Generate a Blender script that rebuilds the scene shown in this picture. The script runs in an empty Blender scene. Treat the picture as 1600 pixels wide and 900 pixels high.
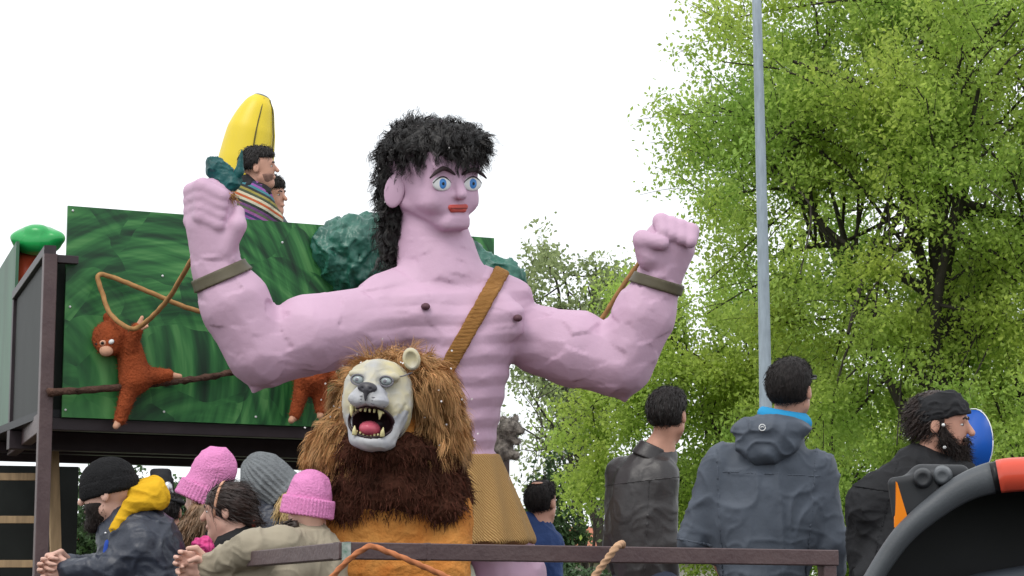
import bpy, math, random
import numpy as np
rng = np.random.default_rng(7); random.seed(7)
sc = bpy.context.scene
R = math.radians
# ---------------------------------------------------------------- camera, world, sun, exposure
FPX, F0, CZ = 3500.0, 2700.0, 1.65
PITCH = math.atan(530/FPX); K = FPX/F0        # distances below are noted for a 2700 px lens and stretched by K
cam = bpy.data.cameras.new('camera'); cam.sensor_width = 36; cam.lens = 36*FPX/1600
cam.clip_start = .1; cam.clip_end = 2000
co_ = bpy.data.objects.new('camera', cam); sc.collection.objects.link(co_)
co_.location = (0, 0, CZ); co_.rotation_euler = (R(90)+PITCH, 0, 0); sc.camera = co_
SUN_EL, SUN_AZ = R(58), R(215)          # azimuth: clockwise from +Y
w = bpy.data.worlds.new('World'); sc.world = w; w.use_nodes = True
nt = w.node_tree; nt.nodes.clear()
out = nt.nodes.new('ShaderNodeOutputWorld'); bg = nt.nodes.new('ShaderNodeBackground')
sky = nt.nodes.new('ShaderNodeTexSky'); sky.sky_type = 'NISHITA'; sky.sun_disc = False
sky.sun_elevation = SUN_EL; sky.sun_rotation = SUN_AZ; sky.dust_density = 4; sky.air_density = 1
mx = nt.nodes.new('ShaderNodeMix'); mx.data_type = 'RGBA'; mx.inputs[0].default_value = .88
tc = nt.nodes.new('ShaderNodeTexCoord'); cn = nt.nodes.new('ShaderNodeTexNoise')
cn.inputs['Scale'].default_value = 2.2; cn.inputs['Detail'].default_value = 5
cr = nt.nodes.new('ShaderNodeValToRGB')
cr.color_ramp.elements[0].position = .3; cr.color_ramp.elements[0].color = (9.0, 9.3, 9.6, 1)
cr.color_ramp.elements[1].position = .7; cr.color_ramp.elements[1].color = (10.2, 10.3, 10.4, 1)
nt.links.new(tc.outputs['Generated'], cn.inputs['Vector']); nt.links.new(cn.outputs[0], cr.inputs[0])
nt.links.new(sky.outputs[0], mx.inputs[6]); nt.links.new(cr.outputs[0], mx.inputs[7])
nt.links.new(mx.outputs[2], bg.inputs[0]); bg.inputs[1].default_value = .105
nt.links.new(bg.outputs[0], out.inputs[0])
sl = bpy.data.lights.new('sun', 'SUN'); sl.energy = .9; sl.angle = R(25); sl.color = (1, .96, .9)
so = bpy.data.objects.new('sun', sl); sc.collection.objects.link(so)
so.rotation_euler = (R(90)-SUN_EL, 0, math.pi-SUN_AZ); so.location = (0, 0, 20)
sc.view_settings.view_transform = 'Standard'; sc.view_settings.look = 'None'
sc.view_settings.exposure = .45; sc.view_settings.gamma = 1

# ---------------------------------------------------------------- pixel -> world (distance d given by what a thing touches)
A = lambda *v: np.array(v, float)
sp_, cp_ = math.sin(PITCH), math.cos(PITCH)
def P(x, y, d):
    x = np.asarray(x, float); y = np.asarray(y, float); d = np.asarray(d, float)*K
    rx = (x-800)/FPX; uy = (450-y)/FPX; t = d/(cp_-uy*sp_)
    return np.stack([rx*t, d*np.ones_like(rx), CZ+(sp_+uy*cp_)*t], -1)
def pixy(z, d):                       # picture row of height z at distance d
    return 450-FPX*math.tan(math.atan2(z-CZ, d*K)-PITCH)

# ---------------------------------------------------------------- objects
C = sc.collection
def thing(name, label, cat, loc, group=None):
    o = bpy.data.objects.new(name, None); C.objects.link(o); o.empty_display_size = .1
    o.location = tuple(map(float, loc)); o['label'] = label; o['category'] = cat
    if group: o['group'] = group
    return o
def rootloc(o):
    while o.parent: o = o.parent
    return np.array(o.location)
def raw(name, V, F, m, smooth=True, mi=None):
    V = np.asarray(V, np.float32).reshape(-1, 3); me = bpy.data.meshes.new(name)
    if isinstance(F, np.ndarray):
        n, k = F.shape; me.vertices.add(len(V)); me.vertices.foreach_set('co', V.ravel())
        me.loops.add(n*k); me.loops.foreach_set('vertex_index', F.astype(np.int32).ravel())
        me.polygons.add(n); me.polygons.foreach_set('loop_start', np.arange(0, n*k, k, dtype=np.int32))
        me.update(calc_edges=True)
    else:
        me.from_pydata(V.tolist(), [], [list(map(int, f)) for f in F]); me.update()
    for a in (m if isinstance(m, (list, tuple)) else [m]): me.materials.append(a)
    me.polygons.foreach_set('use_smooth', np.full(len(me.polygons), smooth))
    if mi is not None: me.polygons.foreach_set('material_index', np.asarray(mi, np.int32))
    me.validate()
    return me
def obj(name, V, F, m, parent=None, smooth=True, mi=None, stuff=False):
    V = np.asarray(V, float).reshape(-1, 3)
    if parent is not None: V = V-rootloc(parent)
    o = bpy.data.objects.new(name, raw(name, V, F, m, smooth, mi)); C.objects.link(o); o.parent = parent
    if stuff: o['kind'] = 'stuff'
    return o
def tag(o, label, cat, group=None):
    o['label'] = label; o['category'] = cat
    if group: o['group'] = group
    return o
def single(name, V, F, m, label, cat, smooth=True, group=None, mi=None):
    V = np.asarray(V, float); lo = V.min(0); hi = V.max(0); b = A((lo[0]+hi[0])/2, (lo[1]+hi[1])/2, lo[2])
    o = obj(name, V-b, F, m, None, smooth, mi); o.location = tuple(b)
    return tag(o, label, cat, group)
def struct(o): o['kind'] = 'structure'; return o

# ---------------------------------------------------------------- materials
def S(r, g, b):
    f = lambda c: (c/255/12.92 if c <= 10 else ((c/255+.055)/1.055)**2.4)
    return (.87*f(r), .87*f(g), .87*f(b))
def mat(name, col, rough=.65, var=.15, scale=6, bump=0, bscale=30, col2=None, spec=.3, metal=0, stretch=None,
        detail=4, island=0, trans=0, coat=0, coords='Object'):
    m = bpy.data.materials.new(name); m.use_nodes = True; n = m.node_tree.nodes; l = m.node_tree.links
    b = n['Principled BSDF']; b.inputs['Roughness'].default_value = rough
    b.inputs['Specular IOR Level'].default_value = spec; b.inputs['Metallic'].default_value = metal
    b.inputs['Coat Weight'].default_value = coat
    t = n.new('ShaderNodeTexCoord'); vec = t.outputs[coords]
    if stretch:
        mp = n.new('ShaderNodeMapping'); mp.inputs['Scale'].default_value = stretch
        l.new(vec, mp.inputs[0]); vec = mp.outputs[0]
    nz = n.new('ShaderNodeTexNoise'); nz.inputs['Scale'].default_value = scale; nz.inputs['Detail'].default_value = detail
    l.new(vec, nz.inputs['Vector'])
    rp = n.new('ShaderNodeValToRGB'); e = rp.color_ramp.elements
    e[0].position = .3; e[1].position = .7
    c2 = col2 or tuple(min(1, c*(1+var)) for c in col); c1 = col if col2 else tuple(c*(1-var) for c in col)
    e[0].color = (*c1, 1); e[1].color = (*c2, 1); l.new(nz.outputs[0], rp.inputs[0]); cout = rp.outputs[0]
    if island:
        g = n.new('ShaderNodeNewGeometry'); hs = n.new('ShaderNodeHueSaturation')
        mr = n.new('ShaderNodeMapRange'); mr.inputs[3].default_value = 1-island; mr.inputs[4].default_value = 1+island
        l.new(g.outputs['Random Per Island'], mr.inputs[0]); l.new(mr.outputs[0], hs.inputs['Value']); l.new(cout, hs.inputs['Color'])
        mr2 = n.new('ShaderNodeMapRange'); mr2.inputs[3].default_value = .5+.02*island; mr2.inputs[4].default_value = .5-.02*island
        l.new(g.outputs['Random Per Island'], mr2.inputs[0]); l.new(mr2.outputs[0], hs.inputs['Hue']); cout = hs.outputs[0]
    l.new(cout, b.inputs['Base Color'])
    if bump:
        nb = n.new('ShaderNodeTexNoise'); nb.inputs['Scale'].default_value = bscale; nb.inputs['Detail'].default_value = 6
        l.new(vec, nb.inputs['Vector']); bp = n.new('ShaderNodeBump'); bp.inputs['Strength'].default_value = bump
        bp.inputs['Distance'].default_value = .02; l.new(nb.outputs[0], bp.inputs['Height']); l.new(bp.outputs[0], b.inputs['Normal'])
    if trans:
        tr = n.new('ShaderNodeBsdfTranslucent'); l.new(cout, tr.inputs[0]); ms = n.new('ShaderNodeMixShader')
        ms.inputs[0].default_value = trans; l.new(b.outputs[0], ms.inputs[1]); l.new(tr.outputs[0], ms.inputs[2])
        l.new(ms.outputs[0], n['Material Output'].inputs[0])
    return m
def wave_mat(name, c1, c2, scale, direction='Z', rough=.8, bump=.5, dist=1.5):
    m = mat(name, c1, rough=rough); n = m.node_tree.nodes; l = m.node_tree.links; b = n['Principled BSDF']
    t = n.new('ShaderNodeTexCoord'); wv = n.new('ShaderNodeTexWave'); wv.bands_direction = direction
    wv.inputs['Scale'].default_value = scale; wv.inputs['Distortion'].default_value = dist; wv.inputs['Detail'].default_value = 3
    wv.inputs['Detail Scale'].default_value = 2
    l.new(t.outputs['Object'], wv.inputs[0]); mxx = n.new('ShaderNodeMix'); mxx.data_type = 'RGBA'
    mxx.inputs[6].default_value = (*c1, 1); mxx.inputs[7].default_value = (*c2, 1)
    l.new(wv.outputs['Fac'], mxx.inputs[0]); l.new(mxx.outputs[2], b.inputs['Base Color'])
    bp = n.new('ShaderNodeBump'); bp.inputs['Strength'].default_value = bump; bp.inputs['Distance'].default_value = .006
    l.new(wv.outputs['Fac'], bp.inputs['Height']); l.new(bp.outputs[0], b.inputs['Normal'])
    return m
def green_board_mat():
    m = mat('painted_green', S(30, 90, 45), rough=.45, spec=.4); n = m.node_tree.nodes; l = m.node_tree.links; b = n['Principled BSDF']
    t = n.new('ShaderNodeTexCoord')
    def layer(vs, seed, fr):
        mp = n.new('ShaderNodeMapping'); mp.inputs['Location'].default_value = (seed, seed*.7, seed*.3); l.new(t.outputs['Object'], mp.inputs[0])
        nd = n.new('ShaderNodeTexNoise'); nd.inputs['Scale'].default_value = 2.0; l.new(mp.outputs[0], nd.inputs['Vector'])
        va = n.new('ShaderNodeVectorMath'); va.operation = 'MULTIPLY_ADD'; l.new(nd.outputs['Color'], va.inputs[0])
        va.inputs[1].default_value = (.5, .5, .5); l.new(mp.outputs[0], va.inputs[2])
        vo = n.new('ShaderNodeTexVoronoi'); vo.inputs['Scale'].default_value = vs; l.new(va.outputs[0], vo.inputs['Vector'])
        of = n.new('ShaderNodeVectorMath'); of.operation = 'MULTIPLY_ADD'; l.new(vo.outputs['Color'], of.inputs[0])
        of.inputs[1].default_value = (1.2, 1.2, 1.2); l.new(mp.outputs[0], of.inputs[2])
        ds = n.new('ShaderNodeVectorMath'); ds.operation = 'DISTANCE'; l.new(of.outputs[0], ds.inputs[0]); ds.inputs[1].default_value = (seed+.3, seed*.7+.8, seed*.3+3.2)
        mu = n.new('ShaderNodeMath'); mu.operation = 'MULTIPLY'; mu.inputs[1].default_value = fr; l.new(ds.outputs['Value'], mu.inputs[0])
        sx = n.new('ShaderNodeSeparateXYZ'); l.new(mp.outputs[0], sx.inputs[0])
        mz = n.new('ShaderNodeMath'); mz.operation = 'MULTIPLY'; mz.inputs[1].default_value = 1.3; l.new(sx.outputs[2], mz.inputs[0])
        mX = n.new('ShaderNodeMath'); mX.operation = 'MULTIPLY'; mX.inputs[1].default_value = 1.3; l.new(sx.outputs[0], mX.inputs[0])
        cb = n.new('ShaderNodeCombineXYZ'); l.new(mu.outputs[0], cb.inputs[0]); l.new(mX.outputs[0], cb.inputs[1]); l.new(mz.outputs[0], cb.inputs[2])
        ns = n.new('ShaderNodeTexNoise'); ns.inputs['Scale'].default_value = 1; ns.inputs['Detail'].default_value = 3; l.new(cb.outputs[0], ns.inputs['Vector'])
        return ns.outputs[0]
    a = layer(1.5, 3.1, 34); c = layer(2.1, 8.7, 26)
    ad = n.new('ShaderNodeMath'); ad.operation = 'ADD'; l.new(a, ad.inputs[0]); l.new(c, ad.inputs[1])
    hf = n.new('ShaderNodeMath'); hf.operation = 'MULTIPLY'; hf.inputs[1].default_value = .5; l.new(ad.outputs[0], hf.inputs[0])
    rp = n.new('ShaderNodeValToRGB'); e = rp.color_ramp.elements; e[0].position = .34; e[0].color = (*S(10, 44, 26), 1)
    e[1].position = .62; e[1].color = (*S(92, 156, 88), 1)
    for p, c_ in ((.42, S(20, 70, 38)), (.48, S(34, 98, 50)), (.54, S(56, 126, 64))):
        q = rp.color_ramp.elements.new(p); q.color = (*c_, 1)
    l.new(hf.outputs[0], rp.inputs[0]); l.new(rp.outputs[0], b.inputs['Base Color'])
    bp = n.new('ShaderNodeBump'); bp.inputs['Strength'].default_value = .25; bp.inputs['Distance'].default_value = .004
    l.new(hf.outputs[0], bp.inputs['Height']); l.new(bp.outputs[0], b.inputs['Normal'])
    return m

M = dict(
 pink=mat('pink_papier_mache', S(206, 171, 195), rough=.6, var=.09, scale=2.5, bump=.35, bscale=9, spec=.35),
 skin=mat('skin', S(212, 160, 138), rough=.5, var=.1, scale=20, spec=.35),
 skin_pale=mat('skin_pale', S(222, 178, 160), rough=.5, var=.08, scale=20, spec=.35),
 hairblack=mat('black_hair', S(30, 26, 25), rough=.5, var=.4, scale=30, spec=.4, island=.5),
 hairbrown=mat('brown_hair', S(52, 40, 36), rough=.5, var=.4, scale=30, spec=.4, island=.4),
 hairdark=mat('short_dark_hair', S(34, 29, 28), rough=.7, var=.45, scale=60, bump=.25, bscale=90, stretch=(1, 1, .3)),
 stubble=mat('stubble', S(146, 110, 98), rough=.8, var=.25, scale=60),
 beard=mat('beard_hair', S(40, 32, 29), rough=.7, var=.4, scale=40, island=.4),
 fairhair=mat('light_brown_hair', S(140, 112, 86), rough=.5, var=.25, scale=20, island=.3),
 blond=mat('blond_hair', S(196, 168, 118), rough=.5, var=.2, scale=20, island=.3),
 white=mat('eye_white', S(236, 238, 238), rough=.3, var=.02), blue=mat('eye_blue', S(70, 140, 215), rough=.3, var=.2, scale=60),
 black=mat('black_paint', S(18, 18, 19), rough=.4, var=.2), red=mat('lip_red', S(190, 80, 72), rough=.45, var=.1),
 lipdark=mat('mouth_line', S(140, 62, 58), rough=.5), brow=mat('brow_paint', S(58, 44, 46), rough=.6, var=.3, scale=30),
 raffia=wave_mat('raffia', S(160, 118, 68), S(208, 170, 110), 34, 'DIAGONAL', bump=.9, dist=2.2),
 strap=wave_mat('raffia_strap', S(150, 98, 46), S(196, 146, 80), 48, 'Z', bump=.9),
 band=mat('olive_tape', S(92, 86, 68), rough=.5, var=.15, scale=12),
 nip=mat('painted_mark', S(96, 62, 72), rough=.6),
 mane=mat('mane_fur', S(184, 140, 92), rough=.65, var=.3, scale=7, island=.42, spec=.2),
 maned=mat('mane_under', S(112, 76, 46), rough=.9, var=.3, scale=10),
 brownfur=mat('brown_fur', S(78, 46, 34), rough=.85, var=.35, scale=10, island=.4, spec=.15),
 orange=mat('orange_plush', S(190, 112, 44), rough=.9, var=.2, scale=9, bump=.5, bscale=60, col2=S(212, 148, 76)),
 mask=mat('mask_latex', S(206, 194, 148), rough=.5, scale=11, col2=S(178, 180, 184), spec=.4),
 maskwhite=mat('mask_white', S(202, 202, 202), rough=.5, scale=16, col2=S(168, 170, 178)), maskgrey=mat('mask_grey', S(122, 120, 128), rough=.5), mouthdark=mat('mouth_dark', S(44, 28, 32), rough=.35, var=.3, scale=30),
 tongue=mat('tongue', S(208, 96, 116), rough=.3, var=.1, scale=20), tooth=mat('tooth', S(226, 216, 160), rough=.3),
 noseg=mat('mask_nose', S(72, 70, 76), rough=.35), glass=mat('glass_eye', S(150, 160, 162), rough=.08, spec=.8),
 monkey=mat('rust_plush', S(158, 76, 40), rough=.95, var=.2, scale=14, bump=.6, bscale=90), beige=mat('beige_plush', S(214, 164, 136), rough=.9, var=.1),
 leopard=mat('speckled_plush', S(84, 78, 74), rough=.95, scale=42, col2=S(172, 164, 154), bump=.5, bscale=80),
 teal=mat('crumpled_teal', S(24, 78, 68), rough=.35, scale=5, col2=S(58, 122, 104), bump=.6, bscale=14, spec=.5),
 tealdark=mat('teal_cloth', S(16, 84, 84), rough=.4, var=.25, scale=10, bump=.5, bscale=25),
 board=green_board_mat(),
 steel=mat('brown_steel', S(84, 66, 68), rough=.45, scale=9, detail=9, col2=S(98, 80, 80), spec=.4, bump=.15, bscale=60), steeld=mat('dark_steel', S(60, 52, 56), rough=.45, var=.2),
 blackply=mat('black_plywood', S(40, 42, 46), rough=.5, var=.25, scale=4), darkpanel=mat('dark_panel', S(30, 34, 32), rough=.6, var=.3, scale=5),
 deck=mat('deck_boards', S(92, 82, 70), rough=.7, var=.25, scale=5, stretch=(1, 8, 1)),
 wood=mat('ladder_wood', S(172, 146, 112), rough=.7, var=.2, scale=6, stretch=(8, 1, 1)),
 bark=mat('branch_bark', S(88, 64, 54), rough=.9, var=.35, scale=25, bump=.8, bscale=60),
 rope=mat('tan_rope', S(174, 132, 84), rough=.85, var=.2, scale=30), ropeo=mat('orange_rope', S(198, 124, 82), rough=.8, var=.15, scale=30),
 ropeb=mat('beige_rope', S(206, 166, 132), rough=.85, var=.12, scale=30), bluetape=mat('blue_tape', S(124, 172, 210), rough=.5),
 banana=mat('banana_vinyl', S(240, 212, 40), rough=.42, var=.06, scale=3, spec=.5), bananaline=mat('banana_ink', S(88, 80, 34), rough=.4),
 bananatip=mat('banana_tip', S(86, 92, 84), rough=.4),
 vgreen=mat('green_vinyl', S(36, 168, 84), rough=.25, var=.1, spec=.5), vred=mat('red_vinyl', S(210, 86, 58), rough=.3), vblue=mat('blue_vinyl', S(28, 120, 200), rough=.3),
 leather=mat('black_leather', S(54, 51, 52), rough=.42, var=.15, scale=6, bump=.15, bscale=25, spec=.5),
 shell=mat('grey_softshell', S(82, 90, 102), rough=.62, var=.1, scale=8, bump=.2, bscale=18), navy=mat('navy_nylon', S(48, 54, 68), rough=.42, var=.15, scale=8, bump=.3, bscale=22, spec=.45),
 cyan=mat('cyan_fleece', S(46, 158, 214), rough=.85), blackcloth=mat('black_cloth', S(33, 34, 37), rough=.8, var=.2, scale=10, bump=.3, bscale=25),
 yellow=mat('yellow_fleece', S(226, 178, 48), rough=1, var=.08, scale=12, spec=.05, bump=.4, bscale=30), royal=mat('royal_blue', S(40, 76, 170), rough=.8),
 bluejacket=mat('blue_jacket', S(44, 70, 122), rough=.7, var=.15, bump=.3), beigecoat=mat('beige_coat', S(164, 154, 134), rough=.75, var=.08, bump=.25, bscale=16),
 pinkknit=mat('pink_knit', S(232, 146, 200), rough=.95, var=.06, scale=40, bump=.5, bscale=120), greyknit=mat('grey_knit', S(132, 137, 140), rough=.95, var=.1, scale=40, bump=.5, bscale=120),
 blackknit=mat('black_knit', S(26, 26, 28), rough=.95, var=.15, scale=40, bump=.5, bscale=120),
 jeans=mat('dark_jeans', S(48, 54, 70), rough=.9, var=.15), shoe=mat('shoe', S(40, 38, 38), rough=.5),
 hotpink=mat('hot_pink', S(226, 78, 148), rough=.6), silver=mat('silver', S(200, 202, 206), rough=.25, metal=.8),
 galv=mat('galvanised', S(158, 170, 180), rough=.5, var=.14, scale=9, metal=.25, stretch=(3, 3, .6), bump=.1, bscale=30), signblue=mat('sign_blue', S(28, 92, 190), rough=.35, var=.04),
 plastic=mat('grey_plastic', S(84, 88, 92), rough=.45, var=.1, scale=10, bump=.1, bscale=200), plasticd=mat('dark_plastic', S(46, 48, 51), rough=.5, var=.15),
 coral=mat('coral_paint', S(226, 84, 60), rough=.3, var=.04, coat=.4), amber=mat('amber_lens', S(248, 140, 24), rough=.2, var=.05), rubber=mat('tyre_rubber', S(62, 68, 76), rough=.6, var=.15),
 confetti=mat('confetti', S(236, 232, 232), rough=.7, island=.05),
 asphalt=mat('asphalt', (.055, .055, .058), rough=.9, var=.25, scale=3, bump=.4, bscale=120),
 grass=mat('grass', (.07, .11, .03), rough=.95, var=.3, scale=2),
 wall=mat('house_wall', S(208, 202, 194), rough=.85, var=.05, scale=2), roof=wave_mat('roof_tiles', S(164, 96, 72), S(196, 128, 98), 6, 'X', bump=.8, dist=.4),
 roofred=wave_mat('roof_red', S(150, 62, 56), S(178, 84, 72), 6, 'X', bump=.8, dist=.4), pane=mat('window_pane', S(60, 68, 76), rough=.1, spec=.7), frame=mat('window_frame', S(190, 186, 180), rough=.6),
 trunk=mat('tree_bark', (.05, .042, .036), rough=.95, var=.3, scale=8, bump=.6, bscale=20),
 leafA=mat('spring_leaf', (.48, .57, .11), rough=.5, scale=.45, col2=(.37, .55, .13), island=.25, trans=.62, spec=.25),
 leafB=mat('greygreen_leaf', (.27, .34, .15), rough=.6, scale=.4, col2=(.33, .39, .18), island=.3, trans=.4, spec=.2),
 leafC=mat('dark_leaf', (.05, .09, .04), rough=.6, scale=.6, col2=(.075, .13, .05), island=.35, trans=.2, spec=.2),
)
def poncho_mat():
    m = mat('striped_knit', S(120, 90, 110), rough=.95, bump=.4, bscale=90); n = m.node_tree.nodes; l = m.node_tree.links
    t = n.new('ShaderNodeTexCoord'); mp = n.new('ShaderNodeMapping'); mp.inputs['Rotation'].default_value = (0, R(-28), 0)
    l.new(t.outputs['Object'], mp.inputs[0]); sx = n.new('ShaderNodeSeparateXYZ'); l.new(mp.outputs[0], sx.inputs[0])
    md = n.new('ShaderNodeMath'); md.operation = 'MULTIPLY'; md.inputs[1].default_value = 5.2; l.new(sx.outputs[2], md.inputs[0])
    fr = n.new('ShaderNodeMath'); fr.operation = 'FRACT'; l.new(md.outputs[0], fr.inputs[0])
    rp = n.new('ShaderNodeValToRGB'); rp.color_ramp.interpolation = 'CONSTANT'; e = rp.color_ramp.elements
    cols = [(112, 74, 120), (52, 60, 52), (196, 192, 170), (186, 96, 60), (206, 196, 170), (74, 82, 66), (150, 140, 72), (52, 56, 60), (70, 130, 140), (146, 88, 160), (60, 62, 96), (150, 92, 150), (90, 100, 80)]
    e[0].color = (*S(*cols[0]), 1); e[1].position = 1/13; e[1].color = (*S(*cols[1]), 1)
    for i, c in enumerate(cols[2:]): q = rp.color_ramp.elements.new((i+2)/13); q.color = (*S(*c), 1)
    l.new(fr.outputs[0], rp.inputs[0]); l.new(rp.outputs[0], n['Principled BSDF'].inputs['Base Color']); return m
M['poncho'] = poncho_mat()
def paper_strips(m):
    n = m.node_tree.nodes; l = m.node_tree.links; b = n['Principled BSDF']; t = n.new('ShaderNodeTexCoord'); mp = n.new('ShaderNodeMapping'); mp.inputs['Scale'].default_value = (5, 5, 11)
    nz = n.new('ShaderNodeTexNoise'); nz.inputs['Scale'].default_value = 3; l.new(t.outputs['Object'], nz.inputs['Vector']); ad = n.new('ShaderNodeVectorMath'); ad.operation = 'MULTIPLY_ADD'; ad.inputs[1].default_value = (.25, .25, .25)
    l.new(nz.outputs['Color'], ad.inputs[0]); l.new(t.outputs['Object'], ad.inputs[2]); l.new(ad.outputs[0], mp.inputs[0])
    v = n.new('ShaderNodeTexVoronoi'); v.inputs['Scale'].default_value = 1; l.new(mp.outputs[0], v.inputs['Vector'])
    old = b.inputs['Normal'].links[0].from_socket; bp = n.new('ShaderNodeBump'); bp.inputs['Strength'].default_value = .22; bp.inputs['Distance'].default_value = .012
    l.new(v.outputs['Color'], bp.inputs['Height']); l.new(old, bp.inputs['Normal']); l.new(bp.outputs[0], b.inputs['Normal'])
paper_strips(M['pink'])

# ---------------------------------------------------------------- implicit surfaces (picture units at a figure's distance: x right, y down, z away)
def hsh(i, s):
    i = i.astype(np.int64); h = (i[..., 0]*374761393+i[..., 1]*668265263+i[..., 2]*1440662683+s*974711) & 0xffffffff
    h = ((h ^ (h >> 13))*1274126177) & 0xffffffff; return ((h ^ (h >> 16)) & 0xffff)/65535.
def vn(p, s=0):
    p = np.asarray(p, float); i = np.floor(p); f = p-i; f = f*f*(3-2*f); r = 0
    for a in (0, 1):
        for b in (0, 1):
            for c in (0, 1):
                w_ = (f[..., 0] if a else 1-f[..., 0])*(f[..., 1] if b else 1-f[..., 1])*(f[..., 2] if c else 1-f[..., 2])
                r = r+w_*hsh(i+A(a, b, c), s)
    return r
def ridge(p, s=0): return 1-abs(2*vn(p, s)-1)
def co(a, b, ra, rb, k=8, t=0): return dict(q='c', a=A(*a), b=A(*b), ra=ra, rb=rb, k=k, t=t, op=1)
def el(c, r, ax=None, k=8, t=0): return dict(q='e', a=A(*c), r=A(*r), ax=np.eye(3) if ax is None else np.array(ax), k=k, t=t, op=1)
def bo(c, hf, ax=None, rd=0, k=8, t=0): return dict(q='b', a=A(*c), r=A(*hf), ax=np.eye(3) if ax is None else np.array(ax), rd=rd, k=k, t=t, op=1)
def sub(d): d['op'] = -1; return d
def cut(d): d['op'] = 2; return d
def bb(d):
    if d['q'] == 'c': m_ = max(d['ra'], d['rb']); return np.minimum(d['a'], d['b'])-m_, np.maximum(d['a'], d['b'])+m_
    e = abs(d['ax'].T)@(d['r']) if d['q'] == 'b' else np.full(3, d['r'].max()); return d['a']-e, d['a']+e
def ev(d, X, Y, Z):
    p = np.stack(np.broadcast_arrays(X, Y, Z), -1)-d['a']
    if d['q'] == 'c':
        ba = d['b']-d['a']; t = np.clip((p@ba)/max(ba@ba, 1e-9), 0, 1)
        return np.sqrt(((p-t[..., None]*ba)**2).sum(-1))-(d['ra']+t*(d['rb']-d['ra']))
    q = p@d['ax'].T
    if d['q'] == 'e':
        k0 = np.sqrt(((q/d['r'])**2).sum(-1)); k1 = np.sqrt(((q/d['r']**2)**2).sum(-1)); return k0*(k0-1)/np.maximum(k1, 1e-9)
    q = abs(q)-(d['r']-d['rd']); return np.sqrt((np.maximum(q, 0)**2).sum(-1))+np.minimum(q.max(-1), 0)-d['rd']
def sdf(prims, h, off=0, bounds=None):
    """smooth union / subtraction / cut of the prims, meshed by surface nets; returns V, F, N, tag"""
    if bounds is None:
        bs = [bb(d) for d in prims if d['op'] == 1]; lo = np.min([b[0] for b in bs], 0)-off-3*h; hi = np.max([b[1] for b in bs], 0)+off+3*h
    else: lo, hi = A(*bounds[0]), A(*bounds[1])
    n = np.ceil((hi-lo)/h).astype(int)+1; ax = [(lo[i]+h*np.arange(n[i])).astype(np.float32) for i in range(3)]
    G = np.full(n, 1e3, np.float32); T = np.zeros(n, np.int8)
    for d in prims:
        if d['op'] == 2: sl_ = [slice(0, n[i]) for i in range(3)]
        else:
            a, b = bb(d); mg = d['k']+3*h+off
            sl_ = [slice(max(0, int((a[i]-mg-lo[i])/h)), max(0, min(n[i], int((b[i]+mg-lo[i])/h)+2))) for i in range(3)]
        if any(s.stop <= s.start for s in sl_): continue
        v = ev(d, ax[0][sl_[0], None, None], ax[1][None, sl_[1], None], ax[2][None, None, sl_[2]]).astype(np.float32)
        g = G[tuple(sl_)]; k = max(d['k'], .01)
        if d['op'] == 1:
            v = v-off; hh = np.clip(.5+.5*(v-g)/k, 0, 1); r_ = v*(1-hh)+g*hh-k*hh*(1-hh); T[tuple(sl_)] = np.where(v < g, d['t'], T[tuple(sl_)])
        else:
            if d['op'] == -1: v = -v
            hh = np.clip(.5-.5*(v-g)/k, 0, 1); r_ = v*(1-hh)+g*hh+k*hh*(1-hh); T[tuple(sl_)] = np.where((v > g) & (d['t'] > 0), d['t'], T[tuple(sl_)])
        G[tuple(sl_)] = r_
    ins = G < 0; cell = np.zeros(n-1, np.int8)
    for a in (0, 1):
        for b in (0, 1):
            for c in (0, 1): cell += ins[a:n[0]-1+a, b:n[1]-1+b, c:n[2]-1+c]
    act = (cell > 0) & (cell < 8); ci = np.argwhere(act); idx = -np.ones(n-1, np.int64); idx[act] = np.arange(len(ci))
    acc = np.zeros((len(ci), 3)); cnt = np.zeros(len(ci)); cor = [A(a, b, c) for a in (0, 1) for b in (0, 1) for c in (0, 1)]
    gv = [G[tuple((ci+c.astype(int)).T)] for c in cor]
    for i in range(8):
        for j in range(i+1, 8):
            if abs(cor[i]-cor[j]).sum() == 1:
                cr_ = (gv[i] < 0) != (gv[j] < 0); t = np.where(cr_, gv[i]/np.where(cr_, gv[i]-gv[j], 1), 0)
                acc += np.where(cr_[:, None], cor[i]+t[:, None]*(cor[j]-cor[i]), 0); cnt += cr_
    V = lo+h*(ci+acc/np.maximum(cnt, 1)[:, None]); qs = []
    for axn, (d1, d2) in enumerate(((1, 2), (2, 0), (0, 1))):
        s0 = [slice(None)]*3; s1 = [slice(None)]*3; s0[axn] = slice(0, -1); s1[axn] = slice(1, None)
        for flip, e in ((0, ins[tuple(s0)] & ~ins[tuple(s1)]), (1, ~ins[tuple(s0)] & ins[tuple(s1)])):
            q = np.argwhere(e); q = q[(q[:, d1] > 0) & (q[:, d2] > 0) & (q[:, d1] < n[d1]-1) & (q[:, d2] < n[d2]-1)]
            if not len(q): continue
            u = np.zeros(3, int); u[d1] = 1; v = np.zeros(3, int); v[d2] = 1
            f = np.stack([idx[tuple(x.T)] for x in (q-u-v, q-v, q, q-u)], 1); qs.append(f[:, ::-1] if flip else f)
    Fq = np.concatenate(qs); Fq = Fq[(Fq >= 0).all(1)]
    return V, Fq, normals(V, Fq), T[tuple(np.clip(np.rint((V-lo)/h).astype(int), 0, n-1).T)]
def normals(V, F):
    fn = np.cross(V[F[:, 2]]-V[F[:, 0]], V[F[:, 3]]-V[F[:, 1]]); N = np.zeros_like(V)
    for i in range(4): np.add.at(N, F[:, i], fn)
    return N/np.maximum(np.linalg.norm(N, axis=1), 1e-9)[:, None]
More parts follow.
